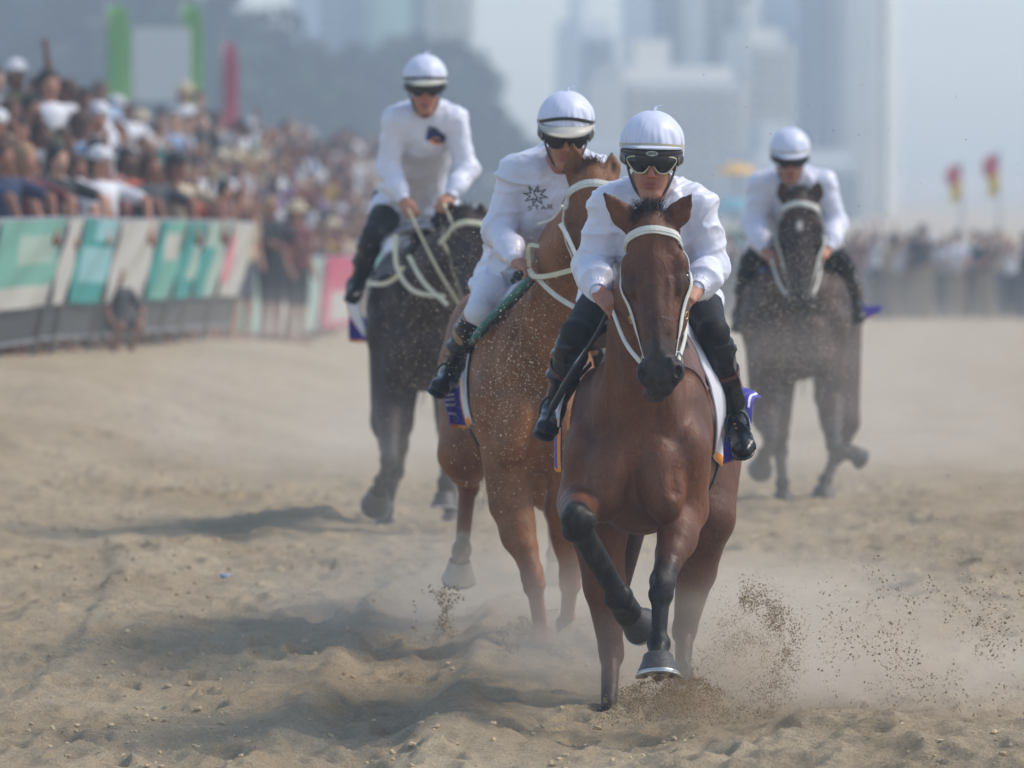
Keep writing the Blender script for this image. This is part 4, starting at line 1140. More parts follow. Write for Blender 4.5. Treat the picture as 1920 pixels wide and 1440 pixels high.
if '3' in BUILD:
    p = pfac(35.5)
    j = dict(chest=p(792, 690), rump=p(803, 690, 1.5), poll=p(872, 405, -.45), nose=p(886, 622, -.70), wide=1.16,
             earL=p(842, 372, -.46), earR=p(900, 376, -.46), maneside=-1, neckmid=p(822, 500, -.08), headlat=np.array([1, -.45, 0]),
             FL=(p(730, 738, .1), p(730, 862, -.30), p(716, 900, .00), p(710, 922, .07), ((-.15, .8, -.55), (-.1, -.5, -.85), 1.1)),
             FR=(p(842, 735, .1), p(838, 850, -.05), p(835, 905, .05), p(833, 925, .08), ((0, -.2, -1), (0, -1, 0), 1.)),
             HL=(p(735, 790, 1.0), p(742, 880, 1.3), p(724, 955, 1.1), p(722, 972, 1.05), ((0, -.2, -1), (0, -1, 0), 1.)),
             HR=(p(860, 790, 1.0), p(850, 880, 1.35), p(846, 950, 1.15), p(845, 968, 1.1), ((0, -.2, -1), (0, -1, 0), 1.)))
    h3, t3, H3, T3, fr3 = make_horse('near-black racehorse with an arched neck running nearest the spectators', 35.5, j, DARKBROWN, .20, .010, .015, far=True, seed=21)
    J = dict(head=p(797, 160, -.35), fwd=np.array([.02, -1, -.12]), up=np.array([0.0, -.1, 1]), neck=p(797, 212, -.20), chest=p(792, 262, .0), pelvis=p(768, 385, .50),
             sL=p(742, 226, -.20), eL=p(728, 318, -.16), wL=p(756, 375, -.28), nL=p(768, 392, -.34), cL=np.array([.5, .2, -.8]),
             sR=p(850, 226, -.20), eR=p(874, 318, -.18), wR=p(845, 368, -.34), nR=p(832, 382, -.40), cR=np.array([-.5, .2, -.8]),
             hL=p(735, 385, .45), kL=p(700, 440, .10), aL=p(668, 535, .35), tL=p(660, 556, .15),
             hR=p(810, 385, .45), kR=p(880, 450, .10), aR=p(900, 545, .35), tR=p(905, 565, .15))
    r3, st3, sh3, K3 = rider('tall-riding jockey with a dark blue and gold crest on the white silks', J,
             dict(far=True, h=.010, peak=(.040, -.020), peak_top='peak_pale', band='black_plastic', seed=8, gog=-.006, rimcol='black_plastic', bandrise=.012))
    b3 = bridle(h3, t3, H3, fr3, m='strap_cream', far=True, hands=([p(766, 392, -.36)], [p(832, 382, -.42)]))
    tack(h3, t3, T3, fr3, J, True)
    trim('breast_strap', [p(690, 532, -.05), p(720, 532, -.22), p(742, 520, -.32), p(756, 500, -.38)], 'strap_cream', b3, .026)
    trim('martingale', [p(742, 440, -.30), p(744, 500, -.36), p(775, 545, -.42), p(835, 556, -.5)], 'strap_cream', b3, .026)
    trim('martingale', [p(766, 480, -.34), p(795, 530, -.46), p(840, 572, -.58)], 'strap_cream', b3, .024)
    # crest on the breast
    def patch(st, sh, poly, D, m, nm):
        pts = []
        for (x, y) in poly:
            a = Vector(P(x, y, D-1.2)); d = (Vector(P(x, y, D))-a).normalized(); co, no, _, _ = st.ray_cast(a, d)
            if co is not None: pts.append(np.array(co)+np.array([0, -.006, 0]))
        if len(pts) < 3: return
        c = np.mean(pts, 0); n = len(pts)
        mkmesh(nm, [c]+pts+[q+np.array([0, .004, 0]) for q in pts], [(0, 1+i, 1+(i+1) % n) for i in range(n)]+[(1+i, 1+n+i, 1+n+(i+1) % n, 1+(i+1) % n) for i in range(n)], MATS[m], sh, False)
    patch(st3, sh3, [(803, 236), (818, 240), (836, 256), (834, 268), (815, 268), (798, 262)], 35.2, 'ink_blue', 'crest')
    patch(st3, sh3, [(805, 262), (818, 258), (833, 262), (831, 270), (812, 272)], 35.15, 'trim_orange', 'crest_edge')
    MC = [MATS['cloth_white'], MATS['trim_orange']]; MP3 = [MATS['cloth_purple'], MATS['trim_orange']]
    sheet('saddle_cloth', [
        [p(690, 630, .35), p(677, 585, .35), p(676, 535, .33), p(704, 480, .30), p(742, 436, .30), p(800, 425, .30), p(880, 450, .3)],
        [p(684, 630, .6), p(664, 585, .6), p(660, 540, .58), p(690, 478, .55), p(734, 430, .52), p(800, 420, .52), p(880, 445, .5)],
        [p(682, 630, .8), p(654, 585, .8), p(652, 538, .78), p(684, 474, .75), p(730, 424, .72), p(800, 416, .72), p(880, 440, .7)]],
        .010, MC, h3, 5, lambda i, j_: 1 if i > .86 else 0, .012, t3, .02)
    sheet('number_cloth', [[p(655, 578, .95), p(670, 585, .97), p(690, 600, .9)], [p(654, 612, .95), p(670, 615, .97), p(688, 620, .9)], [p(655, 640, .95), p(670, 642, .97), p(686, 642, .9)]],
          .008, MP3, h3, 5, lambda i, j_: 1 if i > .85 else 0, .006)

if '4' in BUILD:
    p = pfac(38.5)
    j = dict(chest=p(1488, 690), rump=p(1512, 690, 1.5), poll=p(1500, 368, -.45), nose=p(1499, 590, -.68), wide=1.22,
             earL=p(1463, 335, -.46), earR=p(1537, 336, -.46), maneside=1, neckmid=p(1492, 470, -.02),
             FL=(p(1434, 745, .1), p(1446, 820, -.30), p(1434, 848, .0), p(1430, 862, .08), ((-.1, .85, -.4), (-.1, -.4, -.9), 1.)),
             FR=(p(1556, 745, .1), p(1564, 838, -.25), p(1588, 850, .0), p(1598, 846, .04), ((.75, .5, -.5), (.3, -.6, -.6), .85)),
             HL=(p(1446, 780, .8), p(1462, 845, 1.0), p(1467, 905, .75), p(1468, 924, .70), ((0, -.2, -1), (0, -1, 0), 1.)),
             HR=(p(1575, 790, 1.0), p(1570, 850, 1.35), p(1548, 900, 1.2), p(1545, 915, 1.15), ((-.1, -.3, -1), (0, -1, 0), 1.2)))
    def blaze(V, C, H, fr):
        c = H(.16, .0, .02); d = np.linalg.norm((V-c)*np.array([1.6, .2, .9]), axis=1); k = np.clip(1-(d-.022)/.012, 0, 1)[:, None]
        return C*(1-k)+np.array(srgb('C8C0B4'))*k
    j['paint'] = blaze
    h4, t4, H4, T4, fr4 = make_horse('dark brown racehorse with a small white forehead star, running at the right', 38.5, j, DARKBAY, .16, .011, .016, far=True, seed=31)
    J = dict(head=p(1481, 292, -.10), fwd=np.array([.02, -1, -.28]), up=np.array([0.0, -.25, 1]), neck=p(1482, 338, .08), chest=p(1484, 385, .25), pelvis=p(1488, 450, .75),
             sL=p(1430, 345, .08), eL=p(1412, 420, .10), wL=p(1434, 470, -.10), nL=p(1447, 482, -.18), cL=np.array([.5, .2, -.8]),
             sR=p(1540, 345, .08), eR=p(1566, 420, .10), wR=p(1552, 466, -.10), nR=p(1540, 478, -.18), cR=np.array([-.5, .2, -.8]),
             hL=p(1440, 462, .62), kL=p(1406, 492, .30), aL=p(1388, 590, .50), tL=p(1382, 612, .30),
             hR=p(1540, 462, .62), kR=p(1578, 490, .30), aR=p(1602, 570, .55), tR=p(1608, 596, .35))
    r4, st4, sh4, K4 = rider('jockey in plain white silks bowed low over the dark horse at right', J, dict(far=True, h=.010, peak=(.03, -.01), seed=12, gog=-.004, rimcol='black_plastic', band='cap_band'))
    bridle(h4, t4, H4, fr4, far=True, hands=([p(1447, 486, -.2)], [p(1540, 482, -.2)]))
    tack(h4, t4, T4, fr4, J, True)
    MC = [MATS['cloth_white'], MATS['trim_orange']]; MP4 = [MATS['cloth_purple'], MATS['trim_orange']]
    sheet('saddle_cloth', [
        [p(1402, 590, .5), p(1414, 540, .5), p(1440, 500, .5), p(1490, 475, .5), p(1545, 492, .5), p(1580, 530, .5), p(1598, 590, .5)],
        [p(1396, 592, .8), p(1408, 540, .8), p(1436, 497, .8), p(1490, 472, .8), p(1550, 490, .8), p(1588, 528, .8), p(1604, 590, .8)]],
        .010, MP4, h4, 6, lambda i, j_: 1 if i > .86 else 0, .012, t4, .02)
    sheet('number_cloth', [[p(1590, 562, .9), p(1612, 568, .95), p(1632, 574, .98), p(1654, 572, 1.0)], [p(1594, 585, .9), p(1612, 588, .95), p(1632, 585, .98), p(1652, 580, 1.0)], [p(1598, 612, .9), p(1612, 606, .95), p(1630, 596, .98), p(1650, 586, 1.0)]],
          .008, MP4, h4, 6, lambda i, j_: 1 if i > .84 or j_ > .95 else 0, .010)
print('HORSES', time.time()-T0)
# ================================================================== sand
def axis(pts):
    """graded coordinates: list of (start, step) with an end"""
    out = [pts[0][0]]
    for i in range(len(pts)-1):
        a, st = pts[i]; b = pts[i+1][0]; n = max(1, int(round((b-a)/st))); out += list(np.linspace(a, b, n+1)[1:])
    return np.array(out)
def path_dist(x, y, pts):
    """distance to a polyline and the distance along it, signed side"""
    best = np.full(x.shape, 1e9); along = np.zeros(x.shape); side = np.ones(x.shape); acc = 0
    for (x0, y0), (x1, y1) in zip(pts[:-1], pts[1:]):
        dx, dy = x1-x0, y1-y0; L = math.hypot(dx, dy)
        t = np.clip(((x-x0)*dx+(y-y0)*dy)/L**2, 0, 1)
        d = np.hypot(x-x0-t*dx, y-y0-t*dy); m = d < best
        best[m] = d[m]; along[m] = (acc+t*L)[m]; side[m] = np.sign((x-x0)*dy-(y-y0)*dx)[m]; acc += L
    return best, along, side
def G2(px, py):
    """where the sight line through a photo point meets the base ground"""
    D = F_PX*CAM_H/(py-HORIZON)
    for _ in range(12):
        z = float(ground_base((px-960)/F_PX*D, D)); D = F_PX*(CAM_H-z)/(py-HORIZON)
    return ((px-960)/F_PX*D, D)
GROOVES = [  # (points in the photo, width m, depth m, kind)
    ([(560, 1500), (640, 1440), (700, 1350), (755, 1260), (800, 1180), (870, 1100)], .20, .040, 'drag'),
    ([(-60, 1360), (40, 1300), (130, 1220), (190, 1140), (206, 1070), (200, 1030)], .16, .040, 'edge'),
    ([(400, 1130), (470, 1010), (560, 930)], .16, .02, 'edge'),
]
GR = [([G2(*q) for q in pts], w_, d_, k_) for pts, w_, d_, k_ in GROOVES]
_hr = random.Random(5)
PRINTS = []
for _ in range(1900):
    D = 22.6+_hr.random()**1.3*34; x = _hr.uniform(-1, 1)*(D*.088)+_hr.uniform(-.2, .2)
    PRINTS.append((x, D, _hr.uniform(.05, .11), .005+.034*_hr.random()**1.7, _hr.uniform(-.6, .6)))
def sand_height(x, y, fine=True):
    z = ground_base(x, y)+bank(x, y)
    near = sstep(75, 50, y)
    z = z+.04*fbm2(x*.55+3, y*.28, 3)*near+.018*fbm2(x*1.7, y*.8+5, 3)*near
    z = z-.20*sstep(1.3, 3.2, x)*sstep(30, 26, y)*0
    return z
def sand_detail(X, Y):
    Z = sand_height(X, Y)
    near = sstep(62, 40, Y)
    Z += near*(.010*fbm2(X*5, Y*3, 3)+.019*fbm2(X*15, Y*11, 4))
    mid = sstep(26, 30, Y)*near; rr = 1-np.abs(fbm2(X*1.1+31, Y*.42+7, 3))*2.6; Z += .045*mid*np.clip(rr, 0, 1)**2+.030*mid*fbm2(X*2.4+5, Y*.9, 3)
    # ridged little crests, torn by hooves
    r = 1-np.abs(fbm2(X*2.3+11, Y*1.5, 3))*3; Z += .010*np.clip(r, 0, 1)**2*near
    for (hx, hy, r_, dp, an) in PRINTS:
        if hy-1 > Y.max() or hy+1 < Y.min(): continue
        # rows and columns around the print
        i0, i1 = np.searchsorted(Y[:, 0], (hy-.45, hy+.45)); j0, j1 = np.searchsorted(X[0], (hx-.3, hx+.3))
        if i1-i0 < 2 or j1-j0 < 2: continue
        x = X[i0:i1, j0:j1]-hx; y = (Y[i0:i1, j0:j1]-hy)*.65
        d = np.hypot(x, y)/r_*(1+.5*vn2(x*18+hx*7, y*18+hy*3))
        Z[i0:i1, j0:j1] += -dp*np.exp(-d**4)+dp*.55*np.exp(-((d-1.35)/.32)**2)
    for pts, w_, dp, kd in GR:
        d, al, sd = path_dist(X, Y, pts); n = vn2(al*3, d*4)*.04
        d = d+n*.5
        if kd == 'drag':
            Z += -dp*np.exp(-(d/w_)**4)+dp*.9*np.exp(-((d-w_*1.5)/.07)**2)*(1+vn2(al*6, sd*3))
            Z += .0035*np.sin(al*95+2*vn2(al*3, d*9)*3)*np.exp(-(d/(w_*.95))**4)
        else:
            Z += dp*np.tanh(sd*d/.07)*np.exp(-d/.30)
    # heaped wind-combed ridges at the lower right and the scoop under the lifted hoof
    for (px, py, wx, wy, hgt) in ((1120, 1345, .42, .8, .05), (1560, 1390, .30, .5, .05), (1640, 1350, .35, .8, .03), (1850, 1415, .55, .5, .06), (1480, 1425, .5, .4, .04), (1300, 1372, .35, .4, .03),
                                  (880, 1340, .14, .6, .07), (830, 1390, .3, .4, .05), (1880, 1290, .4, .9, .03), (360, 632, .45, 3., .22), (950, 1180, .25, .9, .04)):
        gx, gy = G2(px, py); e = ((X-gx)/wx)**2+((Y-gy)/wy)**2
        Z += hgt*np.exp(-e)*(1+.5*vn2(X*6, Y*3))
    comb = sstep(.75, 1.2, X)*sstep(25.5, 24.9, Y)+sstep(.2, .6, X)*sstep(24.3, 23.9, Y)
    comb = np.clip(comb, 0, 1)
    a = X*.5+Y; b = X*1.0-Y*.3
    wv = fbm2(b*1.2+.8*fbm2(a, b, 2), a*3.0+.8*fbm2(b*1.3, a, 2), 2)
    Z += comb*(.042*(1-np.abs(wv)*2.2)+.006*np.sin((a*70+9*fbm2(b*1.4, a*1.6, 3)*2.5)))
    gx, gy = G2(1150, 1345); Z -= .065*np.exp(-((X-gx)/.30)**2-((Y-gy+.3)/1.1)**2)
    return Z
xs = axis([(-900, 300), (-60, 15), (-14, 1.5), (-6.2, .12), (-3.0, .018), (2.6, .1), (5, 1), (14, 15), (60, 300), (900, 1)])
ys = axis([(-30, 20), (10, 3), (21.5, .05), (22.6, .020), (26.0, .028), (31, .05), (40, .12), (62, .5), (110, 4), (260, 60), (1200, 900), (5000, 1)])
X, Y = np.meshgrid(xs, ys)
Z = sand_detail(X, Y)
nx = len(xs); ny = len(ys)
idx = np.arange(nx*ny).reshape(ny, nx)
Qd = np.stack([idx[:-1, :-1], idx[:-1, 1:], idx[1:, 1:], idx[1:, :-1]], -1).reshape(-1, 4)
ms = mat('sand', srgb('C2AC8C'), rough=.95, spec=.15)
t = ms.node_tree; b = t.nodes['Principled BSDF']; L = t.links.new
tc = t.nodes.new('ShaderNodeTexCoord')
def noise(sc, det=6, rough=.6, mp=None):
    n = t.nodes.new('ShaderNodeTexNoise'); n.inputs['Scale'].default_value = sc; n.inputs['Detail'].default_value = det; n.inputs['Roughness'].default_value = rough
    if mp is not None:
        m_ = t.nodes.new('ShaderNodeMapping'); m_.inputs['Scale'].default_value = mp; L(tc.outputs['Object'], m_.inputs[0]); L(m_.outputs[0], n.inputs['Vector'])
    else: L(tc.outputs['Object'], n.inputs['Vector'])
    return n
n1 = noise(1.1, 6, .6, (1, .6, 1)); n2 = noise(9, 5); n3 = noise(75, 5, .75)
cr = t.nodes.new('ShaderNodeValToRGB'); cr.color_ramp.elements[0].position = .34; cr.color_ramp.elements[1].position = .66
cr.color_ramp.elements[0].color = (*srgb('CDB795'), 1); cr.color_ramp.elements[1].color = (*srgb('E4D0AE'), 1)
L(n1.outputs[0], cr.inputs[0])
mx = t.nodes.new('ShaderNodeMix'); mx.data_type = 'RGBA'; mx.blend_type = 'MULTIPLY'; mx.inputs[0].default_value = .25
cr2 = t.nodes.new('ShaderNodeValToRGB'); cr2.color_ramp.elements[0].position = .36; cr2.color_ramp.elements[1].position = .58
cr2.color_ramp.elements[0].color = (.62, .60, .56, 1); cr2.color_ramp.elements[1].color = (1, 1, 1, 1)
L(n2.outputs[0], cr2.inputs[0]); L(cr.outputs[0], mx.inputs[6]); L(cr2.outputs[0], mx.inputs[7])
mx2 = t.nodes.new('ShaderNodeMix'); mx2.data_type = 'RGBA'; mx2.blend_type = 'MULTIPLY'; mx2.inputs[0].default_value = .6
cr3 = t.nodes.new('ShaderNodeValToRGB'); cr3.color_ramp.elements[0].position = .35; cr3.color_ramp.elements[1].position = .6
cr3.color_ramp.elements[0].color = (.60, .57, .54, 1); cr3.color_ramp.elements[1].color = (1.0, 1.0, 1.0, 1)
L(n3.outputs[0], cr3.inputs[0]); L(mx.outputs[2], mx2.inputs[6]); L(cr3.outputs[0], mx2.inputs[7]); L(mx2.outputs[2], b.inputs['Base Color'])
bp = t.nodes.new('ShaderNodeBump'); bp.inputs['Strength'].default_value = .8; bp.inputs['Distance'].default_value = .045
bp2 = t.nodes.new('ShaderNodeBump'); bp2.inputs['Strength'].default_value = .9; bp2.inputs['Distance'].default_value = .026
L(noise(22, 8, .68).outputs[0], bp.inputs['Height']); L(noise(75, 5, .75).outputs[0], bp2.inputs['Height']); L(bp.outputs[0], bp2.inputs['Normal']); L(bp2.outputs[0], b.inputs['Normal'])
gr = mkmesh('ground', np.stack([X, Y, Z], -1).reshape(-1, 3), Qd, ms)
tag(gr, kind='structure')
from numpy import interp as _ip
def zat(x, y):
    i = int(np.clip(np.searchsorted(ys, y)-1, 0, ny-2)); j = int(np.clip(np.searchsorted(xs, x)-1, 0, nx-2))
    fy = (y-ys[i])/(ys[i+1]-ys[i]); fx = (x-xs[j])/(xs[j+1]-xs[j])
    return float((Z[i, j]*(1-fx)+Z[i, j+1]*fx)*(1-fy)+(Z[i+1, j]*(1-fx)+Z[i+1, j+1]*fx)*fy)
# ---- lumps of sand: many small angular pieces in one mesh
ICO_V = None
def ico():
    global ICO_V, ICO_F
    if ICO_V is None:
        p_ = (1+5**.5)/2
        ICO_V = np.array([(-1, p_, 0), (1, p_, 0), (-1, -p_, 0), (1, -p_, 0), (0, -1, p_), (0, 1, p_), (0, -1, -p_), (0, 1, -p_), (p_, 0, -1), (p_, 0, 1), (-p_, 0, -1), (-p_, 0, 1)])/math.hypot(1, p_)
        ICO_F = np.array([(0, 11, 5), (0, 5, 1), (0, 1, 7), (0, 7, 10), (0, 10, 11), (1, 5, 9), (5, 11, 4), (11, 10, 2), (10, 7, 6), (7, 1, 8), (3, 9, 4), (3, 4, 2), (3, 2, 6), (3, 6, 8), (3, 8, 9), (4, 9, 5), (2, 4, 11), (6, 2, 10), (8, 6, 7), (9, 8, 1)])
    return ICO_V, ICO_F
def lumps(name, C, S, m, seed=0, squash=None):
    rg = np.random.RandomState(seed); iv, if_ = ico(); n = len(C)
    q = rg.normal(size=(n, 3, 3)); q, _ = np.linalg.qr(q)
    v = iv[None]*(1+rg.uniform(-.3, .3, (n, 12, 1))); v = v*(1+rg.uniform(-.35, .35, (n, 1, 3)))
    v = np.einsum('nij,nkj->nki', q, v)*np.asarray(S)[:, None, None]
    if squash: v[..., 2] *= squash
    V = (v+np.asarray(C)[:, None, :]).reshape(-1, 3); Fc = (if_[None]+np.arange(n)[:, None, None]*12).reshape(-1, 3)
    return mkmesh(name, V, Fc, m, None, False)
def octs(name, C, S, m, seed=0, stretch=None):
    """tiny airborne grains, eight faces each"""
    rg = np.random.RandomState(seed); n = len(C)
    o = np.array([(1, 0, 0), (-1, 0, 0), (0, 1, 0), (0, -1, 0), (0, 0, 1), (0, 0, -1)], float)
    f = np.array([(0, 2, 4), (2, 1, 4), (1, 3, 4), (3, 0, 4), (2, 0, 5), (1, 2, 5), (3, 1, 5), (0, 3, 5)])
    v = o[None]*(1+rg.uniform(-.45, .45, (n, 6, 1))); a = rg.uniform(0, 6.28, n)
    q = rg.normal(size=(n, 3, 3)); q, _ = np.linalg.qr(q)
    v = np.einsum('nij,nkj->nki', q, v*np.array([1, .75, .75]))*np.asarray(S)[:, None, None]
    V = (v+np.asarray(C)[:, None, :]).reshape(-1, 3); Fc = (f[None]+np.arange(n)[:, None, None]*6).reshape(-1, 3)
    return mkmesh(name, V, Fc, m, None, False)
m_wet = mat('sand_damp', srgb('9A8060'), .95, spec=.1, vary=.4, vscale=30)
m_dry = mat('sand_dry', srgb('C8B496'), .95, spec=.1, vary=.3, vscale=40)
rg = np.random.RandomState(3)
C = []; S = []
for i in range(9000):
    D = 22.7+rg.rand()**1.6*26; x = rg.uniform(-1, 1)*D*.084
    s_ = .0025+.015*rg.rand()**8
    if vn2(x*1.1+40, D*.8) < -.12 and s_ < .02: continue
    C.append((x, D, zat(x, D)+s_*.35)); S.append(s_)
tag(lumps('sand_clods', C, S, mat('sand_clod', srgb('CBB592'), .95, spec=.1, vary=.3, vscale=12, bump=.6, bscale=60), 1, .75), 'crumbled clods of damp sand scattered over the churned beach', 'sand clods', kind='stuff')
g = Flesh(.004); c0 = np.array([*G2(422, 1100), 0]); c0[2] = zat(c0[0], c0[1])+.012
g.ell(c0, (.022, .03, .012)); g.cap(c0+[.01, 0, .01], c0+[.03, .01, .0], .006); g.ell(c0+[-.016, 0, .006], (.010, .02, .01))
v_, f_ = g.mesh(.004); tag(mkmesh('litter', v_, f_, mat('litter', srgb('7E8CA8'), .35)), 'small crumpled blue-white scrap of litter lying alone on the sand', 'litter')
print('GROUND', time.time()-T0, len(Z.ravel()))
# ================================================================== barriers and spectators
FD = [40, 51, 62, 70, 83, 100, 130, 160, 200, 300]; FX = [-4.9, -4.0, -2.75, -3.3, -3.6, -2.45, -1.55, -.95, -.15, .6]
def fence_x(D): return float(np.interp(D, FD, FX))
def fence_D(px, lo, hi):
    for _ in range(40):
        m_ = (lo+hi)/2
        if 960+fence_x(m_)/m_*F_PX < px: lo = m_
        else: hi = m_
    return (lo+hi)/2
mat('galv', srgb('8E9296'), .5, metal=.4, vary=.2, vscale=8)
mat('mesh_grey', srgb('7C8082'), .7)
COLR = {'teal': srgb('37908A'), 'white': srgb('B8B6AE'), 'sea green': srgb('6CA494'), 'crimson': srgb('B8385A'), 'aqua': srgb('86B4B8'), 'pink': srgb('C98A90'), 'pale green': srgb('9CB2A6')}
for k_, c_ in COLR.items(): mat('banner_'+k_.replace(' ', '_'), c_, .7, vary=.1, vscale=3, bump=.2, bscale=6)
def barrier(px0, px1, lo, hi, cols, label, lean=.24, hgt=1.12, frac=.62, glyph=None):
    Da, Db = fence_D(px0, lo, hi), fence_D(px1, lo, hi)
    if abs(Db-Da) < .3: Db = Da+.4
    a = np.array([fence_x(Da), Da, 0]); b_ = np.array([fence_x(Db), Db, 0])
    a[2] = zat(a[0], a[1]); b_[2] = zat(b_[0], b_[1])
    d = b_-a; d0 = d; a = a+d*.03; b_ = b_-d*.03; d = b_-a
    up = np.array([lean, -.05, 1.0])
    root = empty('crowd_barrier', (a+b_)/2); tag(root, label, 'barrier', 'crowd control barriers along the track')
    def pt(u, v): return a+d*u+up*v*hgt
    g = Geo()
    g.tube([pt(0, 0), pt(0, 1), pt(1, 1), pt(1, 0)], .020, 6); g.tube([pt(0, .12), pt(1, .12)], .014, 6)
    g.build('frame', MATS['galv'], root)
    g = Geo(); n = max(6, int(np.linalg.norm(d)/.11))
    for i in range(1, n): g.tube([pt(i/n, .12), pt(i/n, 1)], .007, 4)
    g.build('bar_grid', MATS['galv'], root)
    nrm = unit(np.cross(d, up)); nrm = nrm if nrm[1] < 0 or nrm[0] > 0 else -nrm
    if nrm[0] < 0: nrm = -nrm
    V = []; Fc = []; mi = []; nu, nv = 14, 12
    for i in range(nv+1):
        for k in range(nu+1):
            v = 1.0-(1-(1-frac))*0 - (i/nv)*frac; u = k/nu
            V.append(pt(.02+.96*u, v)+nrm*(.03+.012*math.sin(u*9+i*.7)))
    def col(i, k):
        v = i/nv; u = k/nu
        for (u0, u1, v0, v1, c_) in cols[1:]:
            if u0 <= u < u1 and v0 <= v < v1: return c_
        return cols[0]
    names = []
    for i in range(nv):
        for k in range(nu):
            q = i*(nu+1)+k; c_ = col(i, k)
            if c_ not in names: names.append(c_)
            Fc.append((q, q+1, q+nu+2, q+nu+1)); mi.append(names.index(c_))
    o = len(V); V += [v-nrm*.006 for v in V]; Fc += [tuple(x+o for x in f[::-1]) for f in Fc]; mi += mi
    mkmesh('banner', V, Fc, [MATS['banner_'+c_.replace(' ', '_')] for c_ in names], root, True, None, mi)
    # scrim on the lower half
    V = [pt(.02, .13), pt(.98, .13), pt(.98, 1-frac), pt(.02, 1-frac)]; V = [v-nrm*.02 for v in V]; V += [v-nrm*.006 for v in V]
    mkmesh('scrim', V, [(0, 1, 2, 3), (7, 6, 5, 4), (0, 4, 5, 1), (1, 5, 6, 2), (2, 6, 7, 3), (3, 7, 4, 0)], MATS['mesh_grey'], root, False)
W_ = 'white'
BARS = [
    (-75, 62, 46, 62, ['sea green', (.3, .9, .15, .5, 'pale green'), (0, 1, .72, .92, W_)], 'barrier with a sea green and white banner at the left edge of the picture'),
    (62, 92, 46, 62, [W_], 'narrow barrier with a white banner left of the teal block banner'),
    (92, 162, 46, 62, ['teal', (.1, 1, .28, .70, 'aqua'), (.4, 1, 0, .25, 'aqua')], 'barrier whose teal banner has a pale block across its middle'),
    (162, 240, 46, 62, [W_], 'barrier with a plain white banner right of the teal block banner'),
    (240, 293, 46, 62, ['sea green', (0, .25, 0, 1, 'teal'), (.35, .9, .1, .5, W_)], 'barrier with a sea green banner striped teal along its left side'),
    (293, 330, 46, 62, ['teal', (.5, 1, .25, .7, 'pale green')], 'narrow barrier with a half teal banner before the pale green ones'),
    (330, 378, 46, 62, ['pale green', (.0, .5, .3, 1, 'teal')], 'barrier with a pale green banner beside the pink stripe'),
    (378, 424, 46, 62, [W_, (0, .3, .1, .8, 'pink')], 'last barrier of the near row, white with a pink stripe'),
    (432, 486, 83, 100, ['sea green', (.6, 1, 0, 1, 'pale green')], 'first barrier of the farther row with a sea green banner'),
    (486, 528, 83, 100, [W_], 'farther barrier with a plain white banner'),
    (528, 590, 83, 100, ['pale green', (0, .5, .2, .6, 'sea green')], 'farther barrier with a pale banner next to the crimson one'),
    (590, 664, 83, 100, ['crimson', (.15, .8, .42, .85, W_)], 'barrier with a crimson banner holding a white block'),
]
for (a_, b_, lo, hi, cols, lb) in BARS:
    barrier(a_, b_, lo, hi, cols, lb, .24 if hi < 70 else .10, 1.12 if hi < 70 else 1.2, .62 if hi < 70 else .88)
i_ = 0
for D_ in (104, 112, 121, 131, 142, 154, 167):
    p0 = 960+fence_x(D_)/D_*F_PX; p1_ = 960+fence_x(D_+8)/(D_+8)*F_PX
    names_ = ['teal', 'white', 'aqua', 'crimson', 'sea green', 'pale green', 'pink']
    barrier(p0, p1_, 100, 200, [names_[i_]], 'distant barrier with a %s banner behind the chestnut horse and riders' % names_[i_], .05, 1.15, .8); i_ += 1

